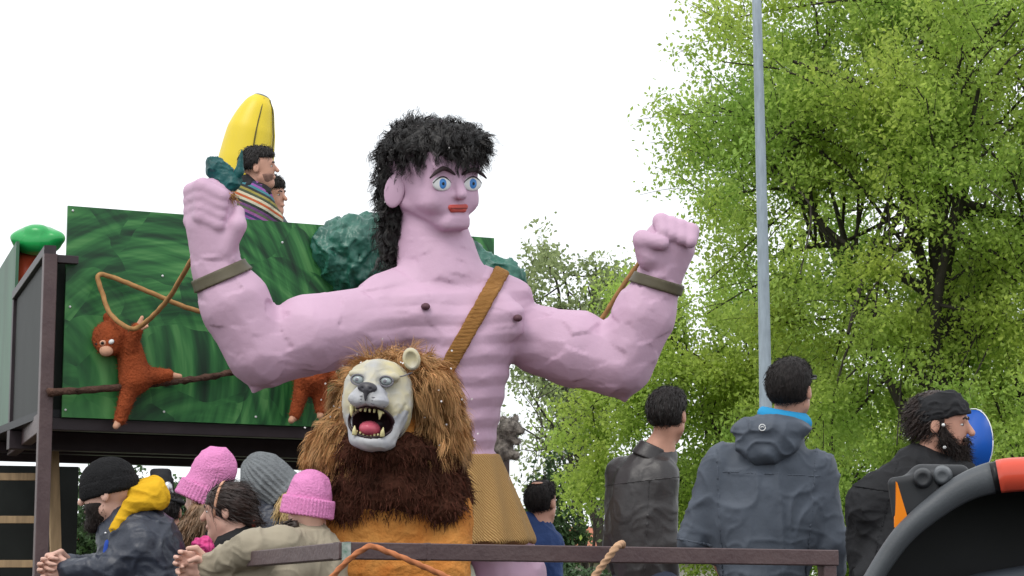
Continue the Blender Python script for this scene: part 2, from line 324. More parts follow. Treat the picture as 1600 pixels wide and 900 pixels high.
class Fig:
    """a figure modelled in picture units at distance D"""
    def __init__(s, D, name, label, cat, base, group=None):
        s.D = D; s.s = D/F0; s.m = F0/D; s.o = thing(name, label, cat, base, group)
    def W(s, v): v = np.asarray(v, float).reshape(-1, 3); return P(v[:, 0], v[:, 1], s.D+v[:, 2]*s.s/K)
    def part(s, name, prims, m, h=3, wr=0, wsc=18, off=0, bounds=None, parent=None, fn=None, ws=None):
        V, F, N, T = sdf(prims, h, off, bounds)
        if wr:
            q = V/wsc*(A(1, 1, 1) if ws is None else A(*ws))
            V = V+N*((ridge(q+vn(V/wsc/1.7)[:, None]*1.8, 3)**3-.35)+.22*(ridge(q*2.1, 5)**2-.4))[:, None]*wr
        if fn: V = fn(V, N)
        mi = T[F[:, 0]] if isinstance(m, (list, tuple)) else None
        o = obj(name, s.W(V), F, m, parent or s.o, True, mi); s.last = (V, F, normals(V, F)); return o
    def ell(s, name, c, r, m, ax=None, parent=None, n=12):
        V, F = uvs(n); V = V*A(*r); V = V@np.array(ax) if ax is not None else V
        return obj(name, s.W(V+A(*c)), F, m, parent or s.o)
    def tube(s, name, pts, r, m, parent=None, n=8, sm=6):
        V, F = tube(s.W(np.array(pts, float)), np.array(r)*s.s, n, sm); return obj(name, V, F, m, parent or s.o)
    def hair(s, name, roots, dirs, ln, wd, m, parent=None, **k):
        V, F = strands(roots, dirs, ln, wd, **k); return obj(name, s.W(V), F, m, parent or s.o, True, stuff=True)
def uvs(n=12):
    V = [(0, 0, 1)]; F = []
    for i in range(1, n//2):
        for j in range(n): t = math.pi*i/(n//2); f = 2*math.pi*j/n; V.append((math.sin(t)*math.cos(f), math.sin(t)*math.sin(f), math.cos(t)))
    V.append((0, 0, -1)); L = len(V)-1
    for j in range(n): F.append((0, 1+j, 1+(j+1) % n)); F.append((L, L-n+(j+1) % n, L-n+j))
    for i in range(n//2-2):
        for j in range(n): a = 1+i*n+j; b = 1+i*n+(j+1) % n; F.append((a, a+n, b+n, b))
    return np.array(V, float), F
def smooth_path(p, k):
    p = np.asarray(p, float)
    if k <= 1 or len(p) < 3: return p
    q = np.vstack([2*p[0]-p[1], p, 2*p[-1]-p[-2]]); o = []
    for i in range(1, len(q)-2):
        for t in np.arange(k)/k:
            a, b, c, d = q[i-1:i+3]; o.append(.5*(2*b+(c-a)*t+(2*a-5*b+4*c-d)*t*t+(3*b-a-3*c+d)*t**3))
    o.append(p[-1]); return np.array(o)
def tube(p, r, n=8, sm=6, twist=0, amp=0, cap=True):
    k = len(p); p2 = smooth_path(p, sm); r = np.interp(np.linspace(0, k-1, len(p2)), np.arange(k), np.broadcast_to(r, k))
    t = np.gradient(p2, axis=0); t /= np.maximum(np.linalg.norm(t, axis=1), 1e-9)[:, None]
    u = np.cross(t[0], (0, 0, 1) if abs(t[0][2]) < .9 else (1, 0, 0)); u /= np.linalg.norm(u); V = []; L = 0
    for i in range(len(p2)):
        u = u-t[i]*(u@t[i]); u /= max(np.linalg.norm(u), 1e-9); v = np.cross(t[i], u)
        if i: L += np.linalg.norm(p2[i]-p2[i-1])
        for j in range(n):
            a = 2*math.pi*j/n; rr = r[i]*(1+amp*math.cos(3*a-twist*L)); V.append(p2[i]+rr*(math.cos(a)*u+math.sin(a)*v))
    F = [(i*n+j, i*n+(j+1) % n, (i+1)*n+(j+1) % n, (i+1)*n+j) for i in range(len(p2)-1) for j in range(n)]
    if cap: F += [tuple(range(n))[::-1], tuple((len(p2)-1)*n+j for j in range(n))]
    return np.array(V), F
def strands(roots, dirs, ln, wd, nseg=5, grav=(0, 0, 0), curl=0, freq=2., rnd=.3, taper=.25, grp=1):
    n = len(roots)
    def gr(f, j=0.):                       # random values shared by the strands of one lock
        v = np.repeat(f(-(-n//grp)), grp, 0)[:n]; return v+rng.normal(0, j, v.shape) if j else v
    d = np.asarray(dirs, float)+gr(lambda k: rng.normal(0, rnd, (k, 3)), .05); d /= np.linalg.norm(d, axis=1)[:, None]
    ln = np.broadcast_to(ln, n)*gr(lambda k: rng.uniform(.6, 1.25, k), .06); p = np.array(roots, float); sd = np.cross(d, gr(lambda k: rng.normal(0, 1, (k, 3)), .15)); sd /= np.linalg.norm(sd, axis=1)[:, None]
    ph = gr(lambda k: rng.uniform(0, 6.3, k), .15); fq = freq*gr(lambda k: rng.uniform(.7, 1.3, k), .03); V = []
    for i in range(nseg+1):
        t = i/nseg; wv = wd*(1-(1-taper)*t)*.5; bn = np.cross(d, sd)
        off = curl*((np.cos(ph+fq*6.3*t)-np.cos(ph))[:, None]*sd+(np.sin(ph+fq*6.3*t)-np.sin(ph))[:, None]*bn)*min(1, t*2)
        V += [p+off-sd*wv, p+off+sd*wv]
        d = d+A(*grav)/nseg; d /= np.linalg.norm(d, axis=1)[:, None]; p = p+d*(ln/nseg)[:, None]
    V = np.stack(V, 1).reshape(-1, 3); b = (np.arange(n)*2*(nseg+1))[:, None]
    F = np.concatenate([np.concatenate([b+2*i, b+2*i+1, b+2*i+3, b+2*i+2], 1) for i in range(nseg)]); return V, F
def pick(V, N, n, cond=None):
    i = np.arange(len(V)) if cond is None else np.where(cond)[0]; i = rng.choice(i, n); return V[i]+rng.normal(0, 1.2, (n, 3)), N[i]
def locks(V, N, n, k, cond=None, sp=2.2):
    i = np.arange(len(V)) if cond is None else np.where(cond)[0]; i = np.repeat(rng.choice(i, n), k); return V[i]+rng.normal(0, sp, (n*k, 3)), N[i]
def facets(V, N, n, amt=.7, sc_=(1, 1, 1), lim=4., jit=0., keep=None):
    """flatten the surface into n soft planes, like stiff paper over wire"""
    i = rng.choice(len(V), n); q = V*A(*sc_); c = q[i]; best = np.empty(len(V), int)
    for a in range(0, len(V), 8000): best[a:a+8000] = (((q[a:a+8000, None]-c[None])**2).sum(-1)+60*(1-N[a:a+8000]@N[i].T)*10).argmin(1)
    nn = N[i]+rng.normal(0, jit, (n, 3)); nn /= np.linalg.norm(nn, axis=1)[:, None]
    d = np.clip(((V-V[i][best])*nn[best]).sum(1), -lim, lim)*amt
    if keep is not None: d = d*keep
    return V-nn[best]*d[:, None]
def bits(fig, name, V, N, n, parent, sz=2.2):
    i = rng.choice(np.where(N[:, 2] < -.2)[0], n); p = V[i]+N[i]*6; a = rng.normal(0, 1, (n, 3)); a /= np.linalg.norm(a, axis=1)[:, None]; b = np.cross(a, rng.normal(0, 1, (n, 3))); b /= np.linalg.norm(b, axis=1)[:, None]
    q = np.stack([p, p+a*sz, p+a*sz+b*sz, p+b*sz], 1).reshape(-1, 3); obj(name, fig.W(q), np.arange(4*n).reshape(-1, 4), M['confetti'], parent, False, stuff=True)
def box(c, hx, hy, hz, U=(1, 0), up=0):
    u = A(U[0], U[1], 0); v = A(-U[1], U[0], 0); V = []
    for a in (-1, 1):
        for b in (-1, 1):
            for e in (-1, 1): V.append(A(*c)+a*hx*u+b*hy*v+A(0, 0, e*hz))
    return np.array(V), [(0, 1, 3, 2), (4, 6, 7, 5), (0, 4, 5, 1), (2, 3, 7, 6), (0, 2, 6, 4), (1, 5, 7, 3)]
def bar(a, b, hw, hh, bev=.12):
    """a bevelled square tube from a to b"""
    a, b = A(*a), A(*b); t = (b-a)/np.linalg.norm(b-a); up = A(0, 0, 1) if abs(t[2]) < .9 else A(.358, -.934, 0)
    s_ = np.cross(t, up); s_ /= np.linalg.norm(s_); up = np.cross(s_, t); c = bev*min(hw, hh); V = []
    pr = [(hw-c, hh), (hw, hh-c), (hw, -hh+c), (hw-c, -hh), (-hw+c, -hh), (-hw, -hh+c), (-hw, hh-c), (-hw+c, hh)]
    for p in (a, b):
        for x, y in pr: V.append(p+s_*x+up*y)
    return np.array(V), [(i, i+8, (i+1) % 8+8, (i+1) % 8) for i in range(8)]+[tuple(range(8)), tuple(range(15, 7, -1))]
def disc(c, ax1, ax2, n=20, th=None):
    th = A(0, 0, 0) if th is None else th; V = [c+math.cos(6.2832*i/n)*ax1+math.sin(6.2832*i/n)*ax2+k*th for k in (0, 1) for i in range(n)]
    return np.array(V), [tuple(range(n)), tuple(range(2*n-1, n-1, -1))]+[(i, i+n, (i+1) % n+n, (i+1) % n) for i in range(n)]

# ================================================================ the setting
gv = [(-400, -60, 0), (400, -60, 0), (400, 900, 0), (-400, 900, 0)]
struct(obj('ground', gv, [(0, 1, 2, 3)], M['grass'], None, False))
struct(obj('road', [(-60, -12, .004), (60, -12, .004), (60, 21, .004), (-60, 21, .004)], [(0, 1, 2, 3)], M['asphalt'], None, False))
struct(obj('kerb', *box((0, 21.15, .06), 60, .15, .06), M['wall'], None, False))

# ---- float: U runs along its side, W into it
O = A(-.51, 5.3*K); ua = R(24); UU = A(math.cos(ua), math.sin(ua)); WW = A(-UU[1], UU[0]); DZ = .9
def FW(u, w_, z): q = O+u*UU+w_*WW; return A(q[0], q[1], z)
RZ = 1.88                                                     # middle of the main rail
fl = thing('parade_float', 'brown steel two-level parade float with dark upper platform and green painted boards', 'float', FW(.5, 2.5, 0))
def fbox(name, u0, u1, w0, w1, z0, z1, m, parent=fl):
    c = FW((u0+u1)/2, (w0+w1)/2, (z0+z1)/2); return obj(name, *box(c, (u1-u0)/2, (w1-w0)/2, (z1-z0)/2, UU), m, parent, False)
for i in range(25):                                           # deck planks
    a = -.08+i*.33
    u0 = -.06 if a < 1.2 else -2.9
    fbox('deck_plank', u0, 3.6, a, a+.322, DZ-.05, DZ, M['deck'])
for u in (-.02, 1.2, 2.4, 3.5): fbox('chassis_beam', u-.05, u+.05, -.05, 8.0, DZ-.2, DZ-.052, M['steeld'])
for u, w_ in ((.4, .8), (.4, 6.8), (3.0, .8), (3.0, 6.8)):
    wh = obj('wheel', *tube([FW(u, w_-.11, .36), FW(u, w_+.11, .36)], [.36, .36], 24, 1), M['rubber'], fl)
    obj('rim', *tube([FW(u, w_-.12, .36), FW(u, w_+.12, .36)], [.2, .2], 20, 1), M['silver'], wh)
    fbox('axle_block', u-.06, u+.06, w_-.06, w_+.06, .37, DZ-.2, M['steeld'])
uend = 1.745
def fbar(name, a, b, hw, hh, m=M['steel'], parent=fl): return obj(name, *bar(a, b, hw, hh), m, parent, False)
r1 = fbar('rail', FW(-.028, 0, RZ), FW(uend, 0, RZ), .026, .026)
fbar('rail', FW(0, .03, RZ), FW(0, 1.49, RZ), .0255, .0255)
fbar('rail', FW(.02, 1.47, RZ-.085), FW(-2.6, 1.47, RZ-.085), .026, .026)
fbar('rail_post', FW(uend-.028, .003, DZ), FW(uend-.028, .003, RZ-.027), .024, .024)
fbar('rail_post', FW(0, 1.44, DZ), FW(0, 1.44, RZ-.027), .024, .024)
fbar('rail_post', FW(-2.57, 1.47, DZ), FW(-2.57, 1.47, RZ-.113), .024, .024)
fbar('rail', FW(.03, .0, RZ-.45), FW(uend-.06, 0, RZ-.45), .02, .02)
# small seams welded on the rail
for u in (.26, .0):
    fbar('rail_sleeve', FW(u, 0, RZ), FW(u+.012, 0, RZ), .0275, .0275)
obj('tape', *box(FW(-.005, -.0285, RZ-.002), .014, .002, .027, UU), mat('green_tape', S(92, 132, 112), rough=.5, scale=60, col2=S(190, 196, 190)), fl, False)
# upper platform
BU0, BU1, BW = .15, 2.50, 4.61                               # the painted board stands on this line
UZ = float(P(93, 652, 8.6)[2])
z_top = float(P(93, 322, 8.6)[2])
PU0, PU1, PD = .06, 2.60, 2.3
for i in range(3):
    a = PU0+(PU1-PU0)*i/3; b = PU0+(PU1-PU0)*(i+1)/3-.006
    fbox('platform_panel', a, b, BW+.03, BW+PD, UZ+.0, UZ+.04, M['blackply'])
for w_, hh in ((BW+.06, .03), (BW+.85, .05), (BW+1.6, .03), (BW+PD-.04, .03)):
    fbar('platform_beam', FW(PU0, w_, UZ-hh-.002), FW(PU1, w_, UZ-hh-.002), .035, hh, M['steeld'])
bd = obj('painted_board', *box(FW((BU0+BU1)/2, BW, (UZ+z_top)/2), (BU1-BU0)/2, .009, (z_top-UZ)/2, UU), M['board'], fl, False)
for px, py in ((236, 432), (98, 641), (243, 644), (383, 652), (100, 330), (100, 480), (505, 640), (420, 380), (560, 648)):
    t = (px-93)/677; q = FW(BU0+(BU1-BU0)*t, BW-.0105, float(P(px, py, 8.6+.75*t)[2]))
    obj('screw', *disc(q, A(.006*UU[0], .006*UU[1], 0), A(0, 0, .006), 8, A(-.004*WW[0], -.004*WW[1], 0)), M['white'], bd)
# posts
pz = float(P(66, 400, 8.57)[2])
for u, w_, zt in ((.06, 4.57, pz), (PU1-.04, 4.63, UZ-.062), (PU0+.05, BW+PD-.05, UZ-.062), (PU1-.05, BW+PD-.05, UZ-.062)):
    fbar('post', FW(u, w_, DZ), FW(u, w_, zt), .033, .033)
# the cage at the end of the platform
cz0 = UZ+.02; ca_ = FW(.06, 4.57, 0)[:2]; cb_ = P(26, 500, 9.75)[:2]; cd_ = (cb_-ca_)/np.linalg.norm(cb_-ca_); cl_ = np.linalg.norm(cb_-ca_)
def CP(t, z, o=0): q = ca_+cd_*t+A(cd_[1], -cd_[0])*o; return A(q[0], q[1], z)
fbar('cage_bar', CP(0, pz+.024), CP(cl_, pz+.024), .03, .024, M['steeld'])
fbar('cage_bar', CP(.034, cz0-.05), CP(cl_, cz0-.05), .028, .05)
fbar('cage_bar', CP(cl_, cz0), CP(cl_, pz), .025, .025, M['steeld'])
fbar('cage_bar', FW(.095, 4.57, pz-.02), FW(.2, 4.57, pz-.02), .02, .02, M['steeld'])
obj('cage_panel', *box(CP(cl_*.5, (cz0+pz)/2), cl_/2-.036, .006, (pz-cz0)/2-.002, cd_), M['darkpanel'], fl, False)
obj('cage_panel', *box(FW(.125, 4.70, (cz0+pz)/2), .05, .006, (pz-cz0)/2-.002, UU), M['darkpanel'], fl, False)
# second painted board beyond the cage, side on
zt2 = float(P(25, 372, 9.7)[2]); zb2 = float(P(25, 665, 9.7)[2])
ea, eb = P(24, 500, 9.78)[:2], P(-22, 500, 11.3)[:2]; ed_ = (eb-ea)/np.linalg.norm(eb-ea); ec = (ea+eb)/2
b2 = obj('painted_board', *box(A(ec[0], ec[1], (zt2+zb2)/2), np.linalg.norm(eb-ea)/2, .009, (zt2-zb2)/2, ed_), mat('board_green_pale', S(70, 108, 84), rough=.5, var=.25, scale=5, stretch=(1, 1, .3)), fl, False)
qa, qb = P(-160, 800, 10.55)[:2], P(121, 800, 10.75)[:2]; qd = (qb-qa)/np.linalg.norm(qb-qa); qc = (qa+qb)/2
obj('back_panel', *box(A(qc[0], qc[1], (DZ+UZ)/2-.02), np.linalg.norm(qb-qa)/2, .01, (UZ-DZ)/2-.03, qd), M['darkpanel'], fl, False)
# wooden ladder up to the platform
ld = thing('wooden_ladder', 'pale wooden ladder leaning up to the dark upper platform', 'ladder', P(30, 1100, 9.3)*A(1, 1, 0)+A(0, 0, DZ))
def lpt(x, y): return P(x, y, 9.25+.35*(1180-y)/480)
yb = pixy(DZ, 9.25)
for xa, xb in ((82, 96), (-62, -72)):
    obj('stile', *bar(lpt(xa, 672), lpt(xb, yb-4), .03, .018), M['wood'], ld, False)
for y in (745, 812, 881, 950, 1020, 1090): obj('rung', *bar(lpt(-62, y), lpt(86, y), .014, .02), M['wood'], ld, False)

# ---- houses far behind
def house(name, label, px, d, wd, dp, eave, ridgeh, rm):
    x = (px-800)/F0*d; d = d*K; h = thing(name, label, 'house', (x, d, 0))
    obj('wall', *box((x, d, eave/2), wd/2, dp/2, eave/2), M['wall'], h, False)
    e = .4; V = [(x-wd/2-e, d-dp/2-e, eave-.1), (x+wd/2+e, d-dp/2-e, eave-.1), (x+wd/2+e, d+dp/2+e, eave-.1), (x-wd/2-e, d+dp/2+e, eave-.1),
         (x-wd/2-e, d-dp/2-e, eave+.05), (x+wd/2+e, d-dp/2-e, eave+.05), (x+wd/2+e, d+dp/2+e, eave+.05), (x-wd/2-e, d+dp/2+e, eave+.05), (x-wd/2-e, d, ridgeh), (x+wd/2+e, d, ridgeh)]
    rf = obj('roof', V, [(3, 2, 1, 0), (4, 5, 9, 8), (6, 7, 8, 9), (7, 4, 8), (5, 6, 9), (0, 1, 5, 4), (2, 3, 7, 6), (0, 4, 7, 3), (1, 2, 6, 5)], rm, h, False)
    obj('chimney', *box((x+wd*.25, d+.6, ridgeh+.1), .3, .3, .6), M['wall'], rf, False)
    n = int(wd//3)
    for i in range(n):
        cx = x-wd/2+(i+.5)*wd/n
        w1 = obj('window', *box((cx, d-dp/2-.03, 1.9), .6, .04, .7), M['frame'], h, False); obj('pane', *box((cx, d-dp/2-.075, 1.9), .5, .01, .6), M['pane'], w1, False)
house('small_house', 'low white house with terracotta roof beyond the ivy-clad trunk', 915, 62, 12, 8, 3.9, 5.2, M['roof'])
house('small_house', 'low house with dark red roof beyond the gap under the platform', 120, 58, 11, 8, 3.2, 4.6, M['roofred'])

# ---- trees
def tree(name, label, base, cen, rad, th, nl, leaf, nleaf, lsz, seed, lm, group=None, trunk_top=None, spread=.2, sub2=7, sub3=7, low=.0):
    g = np.random.default_rng(seed); ks = A(1, K, 1); base = A(*base)*ks; cen = A(*cen)*ks; rad = A(*rad); t = thing(name, label, 'tree', base, group)
    Vs, Fs, n0 = [], [], 0
    def add(p, r, n=6, sm=3):
        nonlocal n0
        V, F = tube(np.array(p), r, n, sm, cap=False); Vs.append(V); Fs.extend([tuple(i+n0 for i in f) for f in F]); n0 += len(V)
    tt = A(*trunk_top)*ks if trunk_top is not None else cen+A(0, 0, -.1*rad[2])
    tr = [base, base*.66+tt*.34+g.normal(0, .12, 3), base*.33+tt*.67+g.normal(0, .2, 3), tt]; add(tr, [th, th*.8, th*.62, th*.4], 10, 5); trp = smooth_path(np.array(tr), 10)
    def rin(): 
        v = g.normal(0, 1, 3); v /= np.linalg.norm(v); return v
    def branch(a, b, r0, r1, sag=.12, n=5):
        L = np.linalg.norm(b-a); p = [a]+[a+(b-a)*k+g.normal(0, sag*L*.35, 3)+A(0, 0, sag*L*math.sin(k*3.14)) for k in (.33, .66)]+[b]
        add(p, [r0, r0*.7+r1*.3, r0*.35+r1*.65, r1], n, 3); return smooth_path(np.array(p), 6)
    tw = []
    for i in range(nl):
        k = int((.35+.65*(i/nl))*(len(trp)-1)); v = rin(); v[2] = v[2]*.8+.1+low; v /= np.linalg.norm(v)
        a1 = 2.4*i+g.normal(0, .3); v[0], v[1] = math.cos(a1)*math.hypot(v[0], v[1]), math.sin(a1)*math.hypot(v[0], v[1])
        L1 = branch(trp[k], cen+v*rad*g.uniform(.55, .8), th*.38, th*.1, .12, 6)
        for j in range(sub2):
            s_ = L1[int(g.uniform(.3, 1)*(len(L1)-1))]; v2 = (s_-cen)/rad+rin()*.6; e = cen+rad*v2/max(np.linalg.norm(v2), .3)*g.uniform(.55, 1.0)
            L2 = branch(s_, e, th*.12, th*.035, .1, 5)
            for m_ in range(sub3):
                s3 = L2[int(g.uniform(.25, 1)*(len(L2)-1))]; d3 = rin()*.8+(s3-cen)/np.linalg.norm(s3-cen)*.6+A(0, 0, .15); ln = g.uniform(.5, 1.25)*rad.mean()*.2
                tw.append(branch(s3, s3+d3*ln, th*.03, th*.012, .06, 4))
    obj('trunk', np.concatenate(Vs), Fs, M['trunk'], t)
    tw = np.array([np.array(x)[:, :] for x in tw]); ti = g.integers(0, len(tw), nleaf); wt = g.uniform(.35, 1.6, len(tw)); ti = g.choice(len(tw), nleaf, p=wt/wt.sum())
    si = (g.uniform(.1, 1, nleaf)*(tw.shape[1]-1)).astype(int); p = tw[ti, si]+g.normal(0, spread, (nleaf, 3))*A(1, 1, .75)
    a = g.normal(0, 1, (nleaf, 3)); a[:, 2] -= .5; a /= np.linalg.norm(a, axis=1)[:, None]; b = np.cross(a, g.normal(0, 1, (nleaf, 3))); b /= np.linalg.norm(b, axis=1)[:, None]
    s2 = lsz*g.uniform(.6, 1.35, (nleaf, 1)); V = np.stack([p, p+a*s2*.5+b*s2*.28, p+a*s2, p+a*s2*.5-b*s2*.28], 1).reshape(-1, 3)
    obj('crown', V, np.arange(nleaf*4).reshape(-1, 4), lm, t, False); return t
def gx(px, d): return (px-800)/F0*d
tree('broadleaf_tree', 'tall yellow-green spring tree with dark limbs behind the grey lamp post', (gx(1490, 25), 25, 0), (gx(1535, 25), 25, 7.2), (5.0, 4.6, 6.1), .26, 17, 'A', 240000, .078, 5, M['leafA'], spread=.17, trunk_top=(gx(1470, 25), 25, 9.5), sub2=8, sub3=8)
tree('broadleaf_tree', 'lower yellow-green spring tree behind the two men with their backs turned', (gx(1150, 30), 30, 0), (gx(1115, 30), 30, 5.6), (3.1, 2.6, 3.3), .16, 13, 'A', 110000, .085, 21, M['leafA'], spread=.17, sub2=7, sub3=7)
tree('broadleaf_tree', 'low spreading yellow-green tree filling the view behind the bearded man', (gx(1440, 34), 34, 0), (gx(1440, 34), 34, 4.3), (4.4, 2.6, 2.6), .18, 14, 'A', 100000, .09, 23, M['leafA'], spread=.18, sub2=7, sub3=7)
tree('broadleaf_tree', 'pale grey-green tree with bare slanting boughs behind the raised pink arm', (gx(985, 42), 42, 0), (gx(880, 42), 42, 9.0), (2.3, 2.5, 2.8), .2, 9, 'B', 12000, .14, 11, M['leafB'], spread=.22, trunk_top=(gx(890, 42), 42, 8), sub2=6, sub3=6)
tree('broadleaf_tree', 'thin half-bare tree showing sky through its twigs, beside the ivy-clad trunk', (gx(935, 36), 36, 0), (gx(870, 36), 36, 5.6), (1.7, 1.7, 2.2), .12, 9, 'B', 2600, .11, 12, M['leafB'], spread=.16, trunk_top=(gx(880, 36), 36, 6))
tree('ivy_clad_tree', 'dark ivy-covered narrow trunk behind the man in blue', (gx(862, 34), 34, 0), (gx(862, 34), 34, 3.2), (.55, .5, 2.4), .12, 12, 'C', 6000, .11, 13, M['leafC'], spread=.12, sub2=5, sub3=4)
tree('evergreen_tree', 'dark evergreen tree seen under the platform beside the black beanie', (gx(165, 46), 46, 0), (gx(165, 46), 46, 3.4), (2.0, 2, 2.4), .18, 12, 'C', 16000, .16, 14, M['leafC'], spread=.2)
tree('evergreen_tree', 'round dark evergreen tree seen above the yellow hood', (gx(262, 52), 52, 0), (gx(262, 52), 52, 4.7), (1.3, 1.3, 1.5), .16, 10, 'C', 9000, .16, 15, M['leafC'], spread=.2)
tree('bushy_tree', 'pale far tree in the gap between yellow hood and pink hat', (gx(300, 66), 66, 0), (gx(305, 66), 66, 5.4), (1.6, 1.5, 1.3), .16, 9, 'B', 5000, .2, 16, M['leafB'], spread=.25)
tree('leafy_shrub', 'dark green shrub low behind the rail beside the man in blue', (gx(890, 19), 19, 0), (gx(890, 19), 19, 1.3), (.7, .6, 1.15), .05, 12, 'C', 14000, .07, 17, M['leafC'], spread=.08)

# ---- lamp post and round sign
LY = 19*K; x0 = float(P(1193, 450, 19)[0]); zt = 9.6
lp = thing('street_lamp', 'tall tapered galvanised grey lamp post in front of the spring tree', 'street lamp', (x0, LY, 0))
obj('pole', *tube([(x0, LY, 0), (x0, LY, 3), (x0, LY, 6), (x0-.03, LY, zt)], [.085, .075, .062, .05], 20, 3), M['galv'], lp)
obj('base_plate', *tube([(x0, LY, .0), (x0, LY, .03)], [.2, .2], 16, 1), M['galv'], lp)
obj('lamp_arm', *tube([(x0, LY, zt-.05), (x0-.5, LY-.2, zt+.2), (x0-1.2, LY-.5, zt+.28)], [.04, .035, .03], 12, 5), M['galv'], lp)
obj('lamp_head', *box((x0-1.5, LY-.6, zt+.28), .35, .12, .05), M['galv'], lp, False)
sx, sd = gx(1521, 13), 13.0*K; zc = float(P(1535, 692, 13)[2])
sg = thing('traffic_sign', 'round blue traffic sign on a grey post behind the bearded man', 'traffic sign', (sx, sd+.06, 0))
dn = A(-.83, -.56, 0); dt = A(.56*.27, -.83*.27, 0)
obj('face', *disc(A(sx, sd, zc), A(.10, -.22, 0), A(0, 0, .25), 32, A(.01, .005, 0)), M['signblue'], sg)
obj('rim', *tube([A(sx, sd, zc)+math.cos(a)*A(.10, -.22, 0)*1.03+math.sin(a)*A(0, 0, .2575) for a in np.linspace(0, 6.2832, 33)], [.004]*33, 6, 1), M['white'], sg)
obj('post', *tube([(sx+.05, sd+.02, 0), (sx+.05, sd+.02, zc+.25)], [.03, .03], 12, 1), M['galv'], sg)

# ================================================================ the giant
def axes(yaw, pitch=0, roll=0):
    y, p, r = R(yaw), R(pitch), R(roll); F0 = A(math.sin(y), 0, -math.cos(y)); S0 = A(math.cos(y), 0, math.sin(y)); U0 = A(0, -1, 0)
    F = F0*math.cos(p)+U0*math.sin(p); U = U0*math.cos(p)-F0*math.sin(p)
    return np.array([S0*math.cos(r)+U*math.sin(r), U*math.cos(r)-S0*math.sin(r), F])      # rows: side, up, forward
D = 8.0; yg = pixy(DZ, D)
G = Fig(D, 'papier_mache_giant', 'giant pink papier-mache muscle man with black hair raising both fists', 'carnival figure', P(735, yg, D))
ty = axes(20)
torso = [el((708, 500, 0), (122, 70, 74), ty, 14), co((600, 464, -30), (690, 440, 0), 36, 46, 14), co((690, 440, 0), (795, 470, 28), 46, 38, 14),
         el((655, 492, -58), (58, 44, 30), None, 14), el((770, 500, -30), (50, 42, 34), None, 14),
         co((712, 545, 4), (712, 705, 4), 90, 58, 18), el((715, 750, 5), (76, 55, 62), None, 20)]
legs = [co((680, 780, 0), (668, 1000, 0), 58, 48, 20), co((668, 1000, 0), (664, yg-30, 0), 46, 30, 10), co((752, 780, 8), (800, 900, 8), 46, 50, 20), co((800, 900, 8), (805, 1000, 8), 50, 48, 10), co((805, 1000, 8), (800, yg-30, 8), 46, 30, 10),
        co((664, yg-22, 10), (664, yg-16, -60), 24, 17, 10), co((800, yg-22, 18), (815, yg-16, -50), 24, 17, 10)]
armL = [co((578, 508, -35), (482, 522, -60), 60, 60, 16), co((482, 524, -60), (420, 556, -74), 58, 46, 14), co((420, 556, -74), (396, 612, -74), 40, 3, 5),
        co((404, 548, -75), (366, 472, -80), 52, 54, 16), co((366, 472, -80), (340, 424, -80), 52, 35, 12), co((340, 424, -80), (330, 350, -80), 37, 40, 14), el((332, 318, -78), (38, 40, 34), None, 10)]
armR = [co((836, 530, 35), (900, 545, 30), 52, 57, 16), co((900, 546, 30), (962, 576, 20), 56, 44, 14), co((962, 574, 20), (977, 628, 20), 40, 3, 5),
        co((972, 562, 20), (1008, 488, 15), 50, 46, 16), co((1008, 488, 15), (1030, 438, 10), 46, 31, 12), co((1030, 438, 10), (1044, 385, 8), 33, 42, 14)]
fing = []
for i in range(4):
    y = 294+15*i
    fing += [co((300, y+6, -72), (316, y-2, -108), 14, 14.5, 2), co((316, y-2, -108), (346-2*i, y+12, -112), 14.5, 12.5, 1.5)]
fing += [co((350, 392, -100), (370, 352, -108), 17, 15, 8), co((370, 352, -108), (372, 332, -96), 14, 11, 5)]
for i in range(4):
    fing += [co((1034+15*i, 350+6*i, 22), (1033+15.5*i, 346+5*i, -18), 13, 13, 3), co((1033+15.5*i, 346+5*i, -18), (1037+14*i, 362+5*i, -32), 13, 11, 3)]
fing += [co((1014, 400, -18), (1004, 376, -28), 20, 15, 8), co((1004, 374, -28), (1036, 380, -42), 15, 10, 4)]
ha = axes(38); hc = A(676, 285, 0)
HW = lambda s_, y, f: hc+ha[0]*s_+ha[2]*f+A(0, y-285, 0)
head = [co((670, 318, 22), (688, 436, 10), 46, 68, 10), el(HW(0, 252, -12), (60, 66, 74), ha, 14), bo(HW(0, 276, 14), (50, 56, 48), ha, 18, 12), co(HW(0, 304, 18), HW(0, 334, 34), 46, 30, 14), bo(HW(0, 318, 42), (30, 18, 18), ha, 10, 10),
        bo(HW(2, 347, 52), (23, 11, 14), ha, 7, 7), co(HW(-46, 316, -12), HW(-18, 348, 52), 8, 9, 8), co(HW(46, 316, -12), HW(20, 348, 52), 8, 9, 8), el(HW(-34, 312, 40), (16, 18, 14), ha, 14), el(HW(34, 312, 40), (16, 18, 14), ha, 14),
        co(HW(0, 272, 58), HW(0, 304, 74), 7, 9, 5), co(HW(-9, 305, 62), HW(9, 305, 62), 6, 6, 4), bo(HW(0, 262, 58), (44, 5, 8), ha, 4, 8), sub(co(HW(-30, 290, 74), HW(-26, 290, 74), 14, 14, 6)), sub(co(HW(26, 290, 74), HW(30, 290, 74), 14, 14, 6))]
